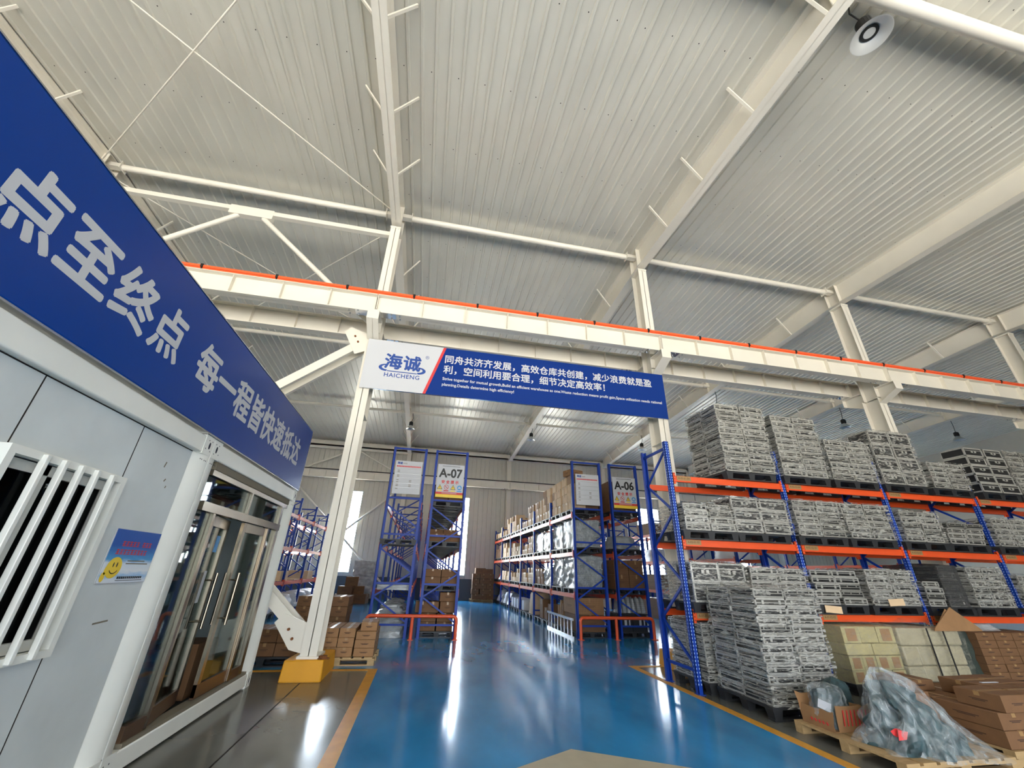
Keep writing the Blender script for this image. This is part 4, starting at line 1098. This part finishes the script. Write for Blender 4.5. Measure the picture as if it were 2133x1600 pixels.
# stack further behind
pallet(-2.75, 11.3, 0.001, 'wooden pallet under the chest-high cartons behind the column', w=1.2, d=1.0, h=0.13, key='wood')
carton_grid([-2.72, -2.34, -1.96], [11.33], [0.132, 0.342, 0.552, 0.762], 0.375, 0.8, 0.208, 'carton in the chest-high stack behind the white column', 'cartons in the chest-high stack', tone=1)
# cartons between cabin and column
pallet(-3.1, 9.0, 0.001, 'dark pallet under cartons between the cabin and the pedestal', w=1.1, d=1.0)
carton_grid([-3.08, -2.72, -2.36], [9.02], [0.152, 0.362], 0.355, 0.72, 0.205, 'reddish brown carton between the cabin corner and the pedestal', 'cartons beside the cabin corner', tone=1)
carton(-2.75, 10.5, 0.001, 0.5, 0.42, 0.3, 'single brown carton with raised flap on the floor beyond the brace', tone=1, rz=0.4)
carton(-2.62, 10.55, 0.303, 0.42, 0.36, 0.2, 'brown carton tilted on top of the one with raised flap', tone=1, rz=0.2)

# far wall pieces
def lump(name, cx, cy, z0, rx, ry, h, mt, label, cat, seed=0, top=0.55, amp=0.12, group=None, n=20, m=10):
    b = MB(); vs = []; fs = []
    for k in range(m + 1):
        f = k / m; rr = (1 - (1 - top) * f) * (1.0 if f < 0.86 else math.sqrt(max(0.02, 1 - ((f - 0.86) / 0.14) ** 2)))
        for i in range(n):
            a = 2 * PI * i / n; ca, sa_ = math.cos(a), math.sin(a)
            q = (abs(ca) ** 0.6 * (1 if ca > 0 else -1), abs(sa_) ** 0.6 * (1 if sa_ > 0 else -1))
            nn = noise.noise(Vector((q[0] * 1.7 + seed, q[1] * 1.7, f * 3 + seed))) * amp + noise.noise(Vector((q[0] * 5 + seed, q[1] * 5, f * 9))) * amp * 0.4
            vs.append((q[0] * rx * (rr + nn), q[1] * ry * (rr + nn), h * f))
    for k in range(m):
        for i in range(n): fs.append((k * n + i, k * n + (i + 1) % n, (k + 1) * n + (i + 1) % n, (k + 1) * n + i))
    b.add(vs, fs, 0, True); b.add([vs[i] for i in range(n)], [tuple(range(n))[::-1]]); b.add(vs[-n:], [tuple(range(n))], 0, True)
    o = b.build(name, mt); o.location = (cx, cy, z0)
    return tag(o, label, cat, group)
pallet(3.0, 26.0, 0.001, 'wooden pallet under the carton tower by the far wall window', w=1.3, d=1.0, h=0.13, key='wood')
carton_grid([3.05, 3.48, 3.91], [26.1], [0.132, 0.402, 0.672, 0.942, 1.212], 0.425, 0.5, 0.265, 'brown carton in the tower by the far wall right of the tall window', 'cartons in the far wall tower', tone=1, jit=0.02)
carton(3.2, 26.12, 1.479, 0.6, 0.5, 0.3, 'large brown carton crowning the far wall tower', tone=1)
carton(3.75, 26.15, 0.001 + 1.479, 0.5, 0.45, 0.26, 'smaller brown carton on top of the far wall tower', tone=1)
b = shell(MB(), -3.5, -2.3, 24.6, 25.6, 0.15, 1.95, 0.05); o = tag(b.build('wrapped_crate', BAGG), 'tall grey wrapped crate standing by the far wall beyond the cartons', 'crate')
pallet(-3.5, 24.6, 0.001, 'black pallet under the tall grey wrapped crate', w=1.15, d=1.0, h=0.145)
for k, (x, y, z, w, d, h, rz) in enumerate(((-3.95, 23.3, 0.001, 0.8, 0.6, 0.4, 0.2), (-3.2, 23.4, 0.001, 0.7, 0.6, 0.42, -0.15), (-3.9, 23.35, 0.405, 0.7, 0.5, 0.36, -0.1), (-3.15, 23.5, 0.425, 0.5, 0.5, 0.34, 0.3), (-3.6, 23.4, 0.77, 0.6, 0.45, 0.42, 0.1))):
    carton(x, y, z, w, d, h, 'crushed brown carton in the untidy heap before the grey wrapped crate', 'cartons in the untidy heap', 1, rz)

# ------------------------------------------------------------------ aisle carton rack (A-06 row)
def rpal(x, y, z, label, grp): return pallet(x, y, z, label, w=0.98, d=1.1, h=0.14, group=grp)
XA = 4.42
for bi in range(6):
    yb = 12.36 + bi * BAY
    for lv in range(3):
        for hf in (0, 1):
            rpal(XA, yb + 0.03 + hf * 1.16, LEV[lv] + 0.001, 'black pallet on the %s beams of the aisle carton rack' % ('low', 'middle', 'top')[lv], 'pallets on the %s beams of the aisle rack' % ('low', 'middle', 'top')[lv])
    for hf in (0, 1): rpal(XA, yb + 0.03 + hf * 1.16, 0.001, 'black pallet on the floor under the aisle carton rack', 'floor pallets under the aisle rack')
ords = ['first', 'second', 'third', 'fourth', 'fifth', 'last']
heights = [(4, 4), (4, 3), (3, 1), (2, 3), (3, 1), (2, 1)]
for bi in range(6):
    for hf in (0, 1):
        y0 = 12.39 + bi * BAY + hf * 1.16; z = LEV[2] + 0.142
        grp = 'cartons in bay %s of the top aisle shelf' % ords[bi]
        lab = 'brown carton with cut corners on the top aisle shelf, %s bay from the notice board' % ords[bi]
        for L in range(heights[bi][hf]):
            y = y0 + (0.0 if L % 2 else 0.05)
            wds = (0.50, 0.46) if L % 2 else (0.36, 0.34, 0.28)
            for k, wd in enumerate(wds):
                gap = 0.08 if L % 2 else 0.045
                if not (bi > 2 and L == heights[bi][hf] - 1 and k == 1):
                    carton(XA + 0.03 + R.uniform(0, 0.02), y, z, 0.46, wd - 0.03, 0.27, lab, grp, 2 if R.random() < 0.85 else 0, R.uniform(-0.02, 0.02), False, far=bi > 3)
                y += wd + gap - 0.03
            z += 0.272
        if bi == 0: carton(XA + 0.52, y0 + 0.1, LEV[2] + 0.142, 0.42, 0.9, 0.8, 'deep brown carton at the back of the top aisle shelf', 'deep cartons at the back of the top shelf', 1)
carton(XA + 0.05, 12.5, LEV[2] + 0.142 + 4 * 0.272, 0.5, 0.42, 0.2, 'open brown carton on top of everything beside the notice board', None, 0, 0.3)
# middle beams: wrapped bundles then small cartons
def bundle(x0, x1, y0, y1, z0, z1, label, grp=None, mt=None, amp=0.045):
    b = shell(MB(), x0, x1, y0, y1, z0, z1, amp, n=12, sag=0.05)
    o = b.build('wrapped_bundle', mt or BAGG); tag(o, label, 'bundle', grp)
    f = shell(MB(), x0 - 0.03, x1 + 0.03, y0 - 0.03, y1 + 0.03, z0, z1 + 0.03, amp * 1.3, n=12, sag=0.07); f.build('plastic_wrap', MILKY, o)
    return o
for bi, hf, h in ((0, 0, 0.78), (0, 1, 0.72), (1, 0, 0.6), (1, 1, 0.66)):
    y0 = 12.42 + bi * BAY + hf * 1.16
    bundle(XA + 0.08, XA + 0.9, y0, y0 + 0.98, LEV[1] + 0.146, LEV[1] + 0.146 + h, 'grey plastic-wrapped bundle on the middle beams, %s along the aisle' % ('nearest the notice board', 'second', 'third', 'fourth')[bi * 2 + hf])
for bi, hf, h in ((0, 0, 0.86), (0, 1, 0.8), (1, 0, 0.55)):
    y0 = 12.42 + bi * BAY + hf * 1.16
    bundle(XA + 0.08, XA + 0.9, y0, y0 + 0.98, LEV[0] + 0.146, LEV[0] + 0.146 + h, 'crumpled translucent bundle on the low beams, %s along the aisle' % ('nearest the barrier', 'second', 'third')[bi * 2 + hf], mt=BAGG, amp=0.07)
def row(bi, hf, lv, n, h, layers, tone, adj, w=0.4):
    y0 = 12.40 + bi * BAY + hf * 1.16; z = (LEV[lv] + 0.142) if lv >= 0 else 0.142
    p = 1.06 / n
    for L in range(layers):
        for k in range(n):
            if L == layers - 1 and R.random() < 0.25: continue
            carton(XA + 0.04 + R.uniform(0, 0.03), y0 + k * p, z + L * h, w, p - 0.02 - R.uniform(0, 0.03), h - 0.004,
                   '%s carton on the %s beams, %s bay along the aisle' % (adj, ('low', 'middle')[lv], ords[bi]), '%s cartons in aisle bay %s' % (('low', 'middle')[lv], ords[bi]), tone, R.uniform(-0.03, 0.03), False, far=bi > 2)
row(2, 0, 1, 3, 0.22, 3, 2, 'pale'); row(2, 1, 1, 4, 0.2, 2, 2, 'pale'); row(3, 0, 1, 4, 0.2, 2, 2, 'pale small'); row(3, 1, 1, 4, 0.2, 3, 2, 'pale small')
row(4, 0, 1, 4, 0.22, 2, 2, 'small light'); row(4, 1, 1, 3, 0.24, 3, 2, 'small light'); row(5, 0, 1, 3, 0.34, 2, 0, 'tall brown'); row(5, 1, 1, 2, 0.5, 1, 0, 'tall brown')
row(1, 1, 0, 3, 0.26, 2, 0, 'mixed brown'); row(2, 0, 0, 4, 0.19, 3, 2, 'short white'); row(2, 1, 0, 4, 0.19, 2, 2, 'short white'); row(3, 0, 0, 4, 0.18, 3, 2, 'narrow white'); row(3, 1, 0, 4, 0.18, 2, 2, 'narrow white')
row(4, 0, 0, 4, 0.2, 2, 2, 'squat pale'); row(4, 1, 0, 3, 0.22, 2, 2, 'squat pale')
lump('white_sack', XA + 0.45, 25.1, LEV[0] + 0.142, 0.42, 0.5, 0.4, BAGW, 'white sack slumped on the low beams in the last aisle bay', 'sack', 3)
lump('red_bundle', XA + 0.45, 26.2, LEV[0] + 0.142, 0.3, 0.45, 0.3, RED, 'red bundle on the low beams at the far rack end', 'bundle', 5)
# floor row
carton(XA + 0.05, 12.42, 0.142, 0.84, 1.05, 0.42, 'big brown carton on the floor pallet beside the ladder', None, 1)
carton(XA + 0.03, 12.42, 0.565, 0.86, 1.08, 0.42, 'big brown carton stacked on the other big one beside the ladder', None, 0)
for k, (y, h) in enumerate(((13.65, 0.62), (13.85, 0.7), (14.08, 0.55))):
    o = carton(XA + 0.05, y, 0.142, 0.6, 0.14, h, 'flattened carton leaning upright behind the ladder', 'flattened cartons behind the ladder', 0); o.rotation_euler = (0.12, 0, 0)
for k, (y, h, w) in enumerate(((14.85, 0.5, 0.5), (15.4, 0.36, 0.45), (15.95, 0.6, 0.5))):
    carton(XA + 0.05, y, 0.142, 0.5, w, h, 'brown carton on the floor in the second aisle bay', 'floor cartons in the second aisle bay', 1, R.uniform(-.08, .08))
lump('canvas_sack', XA + 0.42, 17.75, 0.142, 0.4, 0.55, 0.82, CARDL, 'tall beige canvas sack on the floor in the third aisle bay', 'sack', 8, top=0.8, amp=0.08)
for k in range(5):
    b = MB(); b.box(0, 0.6, 0, 0.42, 0, 0.012); b.box(0, 0.6, 0, 0.012, 0, 0.38); b.box(0, 0.6, 0.408, 0.42, 0, 0.38); b.box(0, 0.012, 0, 0.42, 0, 0.38); b.box(0.588, 0.6, 0, 0.42, 0, 0.38)
    o = b.build('white_bin', BAGW); o.location = (XA + 0.06, 18.95 + k * 0.56, 0.142)
    tag(o, 'white plastic bin on the floor row below the aisle cartons', 'bin', 'white bins in the floor row')
    lump('cloth_heap', XA + 0.36, 19.16 + k * 0.56, 0.155, 0.24, 0.16, 0.34, BAGW, 'crumpled white cloth heaped in a white bin', 'cloth', k + 11, group='cloth heaped in the white bins')
for k in range(4):
    lump('white_sack', XA + 0.45, 22.6 + k * 0.95, 0.142, 0.42, 0.42, 0.55, BAGW if k % 2 else BAGG, 'slumped white sack at the far end of the aisle floor row', 'sack', k + 31, group='slumped sacks at the far floor row')
# ladder
t = thing('ladder', 'white aluminium ladder lying on its side against the rack floor row', 'ladder', (4.30, 12.2, 0))
for z in (0.03, 0.46):
    b = MB(); b.box(-0.035, 0.0, 0, 2.5, z - 0.03, z + 0.03); b.build('rail', ALU, t)
for k in range(8):
    b = MB(); b.box(-0.032, -0.004, 0.12 + k * 0.31, 0.17 + k * 0.31, 0.055, 0.435); b.build('rung', ALU, t)

# ------------------------------------------------------------------ other racks' loads
XB = 5.71
for lv in (0, 1, 2):
    for bi in range(3):
        rpal(XB, 12.42 + bi * BAY, LEV[lv] + 0.001, 'black pallet in the rack behind the A-06 sign, %s beams' % ('low', 'middle', 'top')[lv], 'pallets %s behind the A-06 sign' % ('low', 'middle', 'top')[lv])
carton_grid([XB + 0.02, XB + 0.5], [12.45], [LEV[0] + 0.143, LEV[0] + 0.543], 0.47, 1.0, 0.4, 'large dark carton on the low beams under the A-06 sign', 'large cartons under the A-06 sign', tone=1)
lump('white_sack', XB + 0.5, 12.95, LEV[1] + 0.142, 0.46, 0.5, 0.42, BAGG, 'pale sack on the middle beams under the A-06 sign', 'sack', 51, top=0.8)
carton(XB + 0.02, 12.45, LEV[2] + 0.143, 0.9, 1.0, 0.95, 'big brown carton on the top beams behind the A-06 sign', None, 1)
rpal(XB, 12.42, 0.001, 'black pallet on the floor behind the barrier under the A-06 sign', None)
for k in range(2):
    b = MB(); b.box(0, 0.44, 0, 0.9, 0, 0.42); b.box(0.2, 0.27, -0.002, 0, 0.16, 0.30, 1); b.box(0.34, 0.38, -0.002, 0, 0.12, 0.32, 1)
    o = b.build('black_crate', [BLACKP, WHITE]); o.location = (XB + 0.03 + k * 0.46, 12.46, 0.142)
    tag(o, 'black crate with white labels behind the A-06 barrier', 'crate', 'black crates behind the A-06 barrier')
for k in range(6):
    lump('plastic_bag', XB + 0.1 + 0.15 * k, 12.6, 0.62, 0.08, 0.2, 0.42, BAGG, 'upright clear plastic bag above the black crates', 'bag', 60 + k, group='upright bags above the black crates', n=12, m=6)
b = MB(); b.box(XB, XB + 0.95, 12.4, 13.4, 0.565, 0.60); tag(b.build('black_board', BLACKP), 'flat black board lying across the crates under the A-06 sign', 'board')
# A-07 row
XC = -1.17
rpal(XC - 0.02, 12.2, LEV[1] + 0.001, 'single black pallet sticking out of the nearly empty rack', None)
for z in (LEV[0],):
    for k in range(5):
        b = shell(MB(), XC + 0.08, XC + 0.92, 12.42, 13.4, z + 0.002 + k * 0.032, z + 0.03 + k * 0.032, 0.012, n=8, sag=0.02)
        tag(b.build('folded_sheet', BAGG), 'grey folded plastic sheet in the flat pile on the nearly empty rack', 'sheet', 'folded sheets on the nearly empty rack')
for k in range(4):
    lump('silver_bag', XC + 0.5, 12.72 + k * 0.78, 0.003, 0.44, 0.38, 0.30, BAGG, 'crumpled silver bag on the floor of the nearly empty rack', 'bag', 70 + k, group='silver bags under the nearly empty rack', top=0.85, amp=0.2)
    lump('silver_bag', XC + 0.46, 12.75 + k * 0.78, 0.305, 0.40, 0.36, 0.20, BAGG, 'flat silver bag in the second layer under the nearly empty rack', 'bag', 76 + k, group='second layer of silver bags', top=0.8, amp=0.3)
    lump('silver_bag', XC + 0.52, 12.75 + k * 0.78, 0.507, 0.36, 0.33, 0.26, BAGG, 'crumpled silver bag topping the pile under the nearly empty rack', 'bag', 80 + k, group='upper silver bags under the nearly empty rack', top=0.5, amp=0.4)
XD = 0.09
for bi in range(6):
    for lv in (0, 1, 2):
        for hf in (0, 1):
            if (lv, bi) in ((0, 4), (0, 5)): continue
            rpal(XD, 12.40 + bi * BAY + hf * 1.16, LEV[lv] + 0.001, 'black pallet on the %s beams of the A-07 rack' % ('low', 'middle', 'top')[lv], 'pallets on the %s beams of the A-07 rack' % ('low', 'middle', 'top')[lv])
for bi in range(5):
    for lv, h in ((0, 0.2), (1, 0.21), (2, 0.24)):
        y0 = 12.42 + bi * BAY
        for hf in (0, 1):
            for k in range(2):
                for L in range(2 if (bi + lv + hf) % 2 == 0 else 1):
                    w = 0.47
                    carton(XD + 0.02 + k * w, y0 + hf * 1.16, LEV[lv] + 0.142 + L * h, w - 0.02, 0.9, h - 0.004, 'brown carton on the %s beams of the A-07 rack, %s bay' % (('low', 'middle', 'top')[lv], ords[bi]), 'A-07 rack cartons %s %s' % (('low', 'middle', 'top')[lv], ords[bi]), 1, R.uniform(-.02, .02), False, far=bi > 1)
for L in range(2):
    for k in range(2):
        carton(XD + 0.02 + 0.46 * k, 12.5, 0.142 + L * 0.21, 0.42, 0.6, 0.2, 'brown carton on the floor behind the barrier under the A-07 sign', 'floor cartons under the A-07 sign', 1, R.uniform(-.03, .03))
rpal(XD, 12.42, 0.001, 'black pallet on the floor behind the A-07 barrier', None)
for k, (x, z, w) in enumerate(((-0.15, 0.62, 0.36), (0.28, 0.566, 0.3), (0.62, 0.566, 0.4))):
    carton(x + 0.12 if k == 0 else x, 12.45, z if k else 0.566, w, 0.5, 0.26, 'brown carton in the upper floor row under the A-07 sign', 'upper floor cartons under the A-07 sign', 1, 0.04 * k)
carton(0.6, 12.5, 0.83, 0.42, 0.5, 0.22, 'topmost brown carton of the floor pile under the A-07 sign', None, 1)
# rack by the cabin: white bags
for k in range(8):
    lump('white_bag', -5.2, 15.2 + k * 1.12, 0.16, 0.5, 0.54, 0.5, BAGW, 'bulging white bag on the floor row of the rack beyond the cabin', 'bag', 90 + k, group='white bags in the rack beyond the cabin', top=0.7, amp=0.2)
    pallet(-5.72, 14.85 + k * 1.12 - 0.18, 0.001, 'black pallet under the white bags of the rack beyond the cabin', w=1.0, d=1.08, h=0.155, group='pallets under the white bags')
for k in range(5):
    carton(-5.6, 15.0 + k * 1.9, LEV[0] + 0.003, 0.8, 0.9, 0.03 + 0.3 * (k % 2), 'flat pale carton on the low beams of the rack beyond the cabin', 'flat cartons beyond the cabin', 2, 0, False)
# racks behind the case rack
for bi in range(5):
    y0 = 12.5 + bi * BAY
    lump('white_sack', 10.4, y0 + 0.6, LEV[1] + 0.003, 0.45, 0.55, 0.55, BAGW, 'white sack on the middle beams of the rack behind the case rack', 'sack', 110 + bi, group='white sacks behind the case rack', top=0.8)
    carton(9.95, y0 + 0.1, LEV[0] + 0.003, 0.85, 1.1, 0.6, 'brown carton on the low beams of the rack behind the case rack', 'low cartons behind the case rack', 1)
    carton(9.95, y0 + 0.1, 0.003, 0.85, 1.5, 0.75, 'dark carton on the floor of the rack behind the case rack', 'floor cartons behind the case rack', 1)
    if bi < 3: carton(9.95, y0 + 0.1, LEV[2] + 0.003, 0.85, 1.3, 0.5, 'brown carton on the top beams of the rack behind the case rack', 'top cartons behind the case rack', 1)

# ------------------------------------------------------------------ floor goods in front of the case rack
# pale yellow wrapped bundles
pallet(6.88, 6.42, 0.001, 'dark pallet under the pale yellow wrapped parcels', w=1.1, d=1.0)
for L, (h, n) in enumerate(((0.18, 4), (0.2, 4), (0.17, 2), (0.24, 3))):
    z = 0.153 + sum((0.18, 0.2, 0.17, 0.24)[:L]); w = 1.06 / n
    for k in range(n):
        b = MB(); b.box(0, w - 0.012, 0, 0.85, 0, h - 0.006)
        if L in (0, 1) or (L == 3 and k != 1): b.box(w * 0.22, w * 0.78, -0.003, 0.0, h * 0.12, h * 0.86, 1)
        o = b.build('parcel', [PALEY, CARD]); o.location = (6.9 + k * w, 6.44 + R.uniform(-0.01, 0.01), z + 0.001); bevel(o, 0.012)
        tag(o, 'pale yellow foam parcel with brown window in the wrapped block under the low beam', 'parcel', 'pale yellow parcels')
film(6.9, 7.95, 6.43, 7.3, 0.153, 0.95, 'clear film round the pale yellow parcels', THINF, amp=0.03, sag=0.05)
pallet(8.02, 6.42, 0.001, 'dark pallet under the strapped cream bales', w=1.3, d=1.0)
for L in range(3):
    for k in range(4 if L < 2 else 1):
        b = MB()
        if L < 2: b.box(0, 0.32, 0, 0.85, 0, 0.285 if L == 1 else 0.22)
        else: b.box(0, 1.32, 0, 0.85, 0, 0.26)
        o = b.build('bale', PALEW); o.location = (8.03 + k * 0.335, 6.44 + 0.03 * (k % 2), 0.153 + (0, 0.222, 0.51)[L]); bevel(o, 0.03, 3)
        tag(o, 'cream wrapped bale in the strapped block next to the yellow parcels' if L < 2 else 'long brown-topped bale lying over the cream bales', 'bale', 'cream bales' if L < 2 else None)
film(8.03, 9.36, 6.44, 7.3, 0.153, 0.95, 'cloudy film draped over the cream bales', THINF, amp=0.05, sag=0.08)
for k in range(2):
    b = MB(); x = 8.55 + 0.34 * k; b.box(x, x + 0.03, 6.36, 6.364, 0.15, 0.93); b.box(x, x + 0.03, 6.364, 6.68, 0.96, 0.964)
    tag(b.build('strap', BLK), 'black strap across the cream bales', 'strap', 'straps across the cream bales')
lump('net_bundle', 9.45, 6.7, 0.16, 0.16, 0.3, 0.86, DGREEN, 'dark green netting bundle squeezed between cream bales and carton wall', 'bundle', 140, top=0.8, amp=0.25)
b = MB(); b.prism([(-0.56, 0, 0), (0.50, 0, 0), (0.46, 0.015, 0.06), (0.03, 0.05, 0.36), (-0.5, 0.015, 0.05)], (0, 0.012, 0)); b.prism([(-0.5, 0.03, 0.0), (0.42, 0.03, 0.0), (-0.06, 0.07, 0.33)], (0, 0.01, 0))
o = b.build('cardboard_sheet', CARD); o.location = (9.27, 6.345, 0.89)
tag(o, 'pointed brown cardboard sheet propped up against the cream bales', 'cardboard')
# wall of cartons under the fourth bay
pallet(9.72, 6.45, 0.001, 'dark pallet under the neat carton wall', w=1.15, d=1.0)
carton_grid([9.74, 10.16, 10.58, 11.0], [6.46], [0.153 + 0.117 * k for k in range(6)], 0.415, 0.6, 0.117, 'flat brown carton in the neat wall of cartons under the low beam', 'cartons in the neat wall', tone=1, jit=0.004)
lump('clear_bag', 10.3, 6.9, 0.865, 0.5, 0.3, 0.12, BAGG, 'clear plastic bag lying on top of the neat carton wall', 'bag', 150)
# carton pallet nearest the corner
pallet(5.98, 4.03, 0.001, 'wooden pallet under the big brown cartons nearest the viewer', w=1.2, d=1.25, h=0.12, key='wood')
gl = 'big brown carton in the block nearest the viewer on a wooden pallet'
carton_grid([6.0, 6.42, 6.84], [4.06, 4.67], [0.122, 0.272], 0.415, 0.6, 0.15, gl, 'big brown cartons nearest the viewer', tone=1)
for (x, y) in ((6.06, 4.02), (6.5, 4.02), (6.95, 4.06), (6.48, 4.46), (6.9, 4.5)):
    carton(x, y, 0.423, 0.42, 0.41, 0.15, 'brown carton in the shifted top layer of the block nearest the viewer', 'top layer cartons nearest the viewer', 1, 0.03)
carton_grid([6.0], [4.9], [0.423], 0.415, 0.44, 0.11, 'lower brown carton at the back of the nearest block', None, tone=1)
b = MB(); b.box(6.6, 6.85, 4.5, 4.53, 0.576, 0.58); o = tag(b.build('paper_slip', WHITE), 'white paper slip lying on the top carton of the nearest block', 'paper')
# wooden pallet with scrap bags
pallet(4.54, 3.95, 0.001, 'pale wooden pallet under the scrap bags by the yellow line', w=1.35, d=1.24, h=0.11, key='wood')
b = MB()
def tray_wall(p, q, h, lean):
    p, q = Vector(p), Vector(q); d = (q - p).normalized(); nrm = Vector((d.y, -d.x, 0)); n = 6; vs = []; fs = []
    for i in range(n + 1):
        c = p.lerp(q, i / n); 
        for k in range(4):
            f = k / 3; hh = h * (1 + 0.14 * noise.noise(Vector((i * 0.9, h, p.x)))) * f
            vs.append(tuple(c + nrm * (lean * f * f + 0.015 * noise.noise(Vector((i, k, p.y)))) + Vector((0, 0, hh))))
    for i in range(n):
        for k in range(3): fs.append((i * 4 + k, (i + 1) * 4 + k, (i + 1) * 4 + k + 1, i * 4 + k + 1))
    b.add(vs, fs, 0, True)
tr = thing('torn_carton', 'torn brown carton tray holding a bag of blue-green cloth', 'box', (4.62, 4.72, 0.113))
tray_wall((0, 0.42, 0), (0, 0, 0), 0.17, -0.03); tray_wall((0.05, 0, 0), (0.5, 0, 0), 0.24, 0.02); tray_wall((0.5, 0, 0), (0.5, 0.42, 0), 0.2, 0.05); tray_wall((0.5, 0.42, 0), (0, 0.42, 0), 0.26, 0.04)
b.box(0, 0.5, 0, 0.42, 0, 0.006); b.build('tray', CARD, tr)
b = MB()
for k in range(7): b.bar((0.12 + 0.05 * k, -0.022, 0.06), (0.14 + 0.05 * k, -0.022, 0.2), 0.012, 0.003, 0, (0, 1, 0))
for k in range(5): b.bar((0.0 - 0.012, 0.06 + 0.05 * k, 0.05), (-0.012, 0.08 + 0.05 * k, 0.07), 0.02, 0.003, 0, (1, 0, 0))
b.build('red_print', RED, tr)
lump('cloth_bundle', 4.82, 4.93, 0.122, 0.15, 0.15, 0.34, GREENB, 'blue-green cloth bundle stuffed into the torn carton tray', 'cloth', 160, top=0.8, amp=0.25)
o = lump('scrap_bag', 4.82, 4.93, 0.123, 0.19, 0.185, 0.40, MILKY, 'milky plastic bag round the cloth bundle in the torn carton tray', 'bag', 160, top=0.72, amp=0.22, n=36, m=18)
b = MB(); b.box(-0.06, 0.06, -0.002, 0.002, -0.045, 0.045); o = b.build('paper_slip', WHITE); o.location = (4.655, 4.82, 0.33); o.rotation_euler = (0.2, 0.3, -0.9); tag(o, 'crumpled white slip stuck on the smaller scrap bag', 'paper')
lump('dark_bag', 5.15, 5.12, 0.113, 0.2, 0.16, 0.42, GREENB, 'grey-green bag slumped behind the torn carton tray', 'bag', 165, amp=0.2)
# big bag
def big_bag(nm, sc, mt, parent=None, n=72, m=30, folds=0.05, seed=0):
    prof = [(0.00, 0.62, 0.0, 0.0), (0.12, 0.60, 0, 0), (0.3, 0.52, 0, 0), (0.5, 0.42, -0.02, 0.0), (0.7, 0.31, -0.06, 0.02), (0.85, 0.22, -0.1, 0.04), (0.95, 0.12, -0.14, 0.05), (1.0, 0.03, -0.16, 0.05)]
    H = 0.66; vs = []; fs = []
    for k in range(m + 1):
        f = k / m
        for a_, c_ in zip(prof[:-1], prof[1:]):
            if a_[0] <= f <= c_[0]: break
        u = (f - a_[0]) / (c_[0] - a_[0]); r = a_[1] + (c_[1] - a_[1]) * u; dx = a_[2] + (c_[2] - a_[2]) * u; dy = a_[3] + (c_[3] - a_[3]) * u
        for i in range(n):
            th = 2 * PI * i / n
            rip = math.sin(th * 7 + 2.0 * math.sin(f * 5 + seed)) * folds * (0.35 + 0.65 * (1 - f)) + noise.noise(Vector((math.cos(th) * 2.2 + seed, math.sin(th) * 2.2, f * 4))) * folds * 1.6
            rr = r * sc + rip * sc
            flare = (0.34 * sc * max(0, math.cos(th + 0.55)) ** 3) * max(0, 1 - f * 3) ** 2 if nm == 'scrap_bag' else 0
            vs.append(((rr + flare) * math.cos(th) * 0.82 + dx, (rr + flare) * math.sin(th) * 0.62 + dy, f * H * (sc if sc < 1 else 1.0)))
    for k in range(m):
        for i in range(n): fs.append((k * n + i, k * n + (i + 1) % n, (k + 1) * n + (i + 1) % n, (k + 1) * n + i))
    b = MB(); b.add(vs, fs, 0, True); b.add(vs[-n:], [tuple(range(n))], 0, True)
    return b.build(nm, mt, parent)
BX, BY = 5.14, 4.30
o = big_bag('scrap_heap', 0.82, GREENB, None, folds=0.10, seed=2.6); o.location = (BX, BY, 0.113)
tag(o, 'heap of blue-green scrap inside the large milky bag', 'scrap')
b = MB(); b.add([(-0.40 + 0.06 * math.cos(k * 0.9) * (1 + 0.4 * (k % 2)), -0.18, 0.17 + 0.035 * math.sin(k * 0.9)) for k in range(7)], [tuple(range(7))]); b.prism([(-0.43, -0.2, 0.12), (-0.36, -0.22, 0.13), (-0.33, -0.23, 0.19), (-0.41, -0.2, 0.2)], (-0.01, -0.01, 0)); b.build('red_rag', RED, o)
s_ = big_bag('scrap_bag', 1.02, MILKY, None, folds=0.075, seed=2.0); s_.location = (BX, BY, 0.1125)
tag(s_, 'large milky plastic bag full of scrap on the pale wooden pallet', 'bag')
lump('spare_carton_pile', 5.72, 4.78, 0.113, 0.22, 0.3, 0.42, CARDD, 'crumpled taped cardboard bundle behind the large milky bag', 'cardboard', 170, top=0.8, amp=0.2)
# rag on the yellow pedestal
lump('rag', -1.36, 8.0, 0.286, 0.09, 0.06, 0.05, RUST, 'brown rag lying on the yellow pedestal by the column foot', 'rag', 180, amp=0.4)
b = MB(); b.add(FARC.v, FARC.f, 0); b.add(FARL.v, FARL.f, 1)
tag(b.build('carton', [CARDD, CARDL]), 'many small cartons on the far bays of the aisle racks', 'boxes', None, 'stuff')
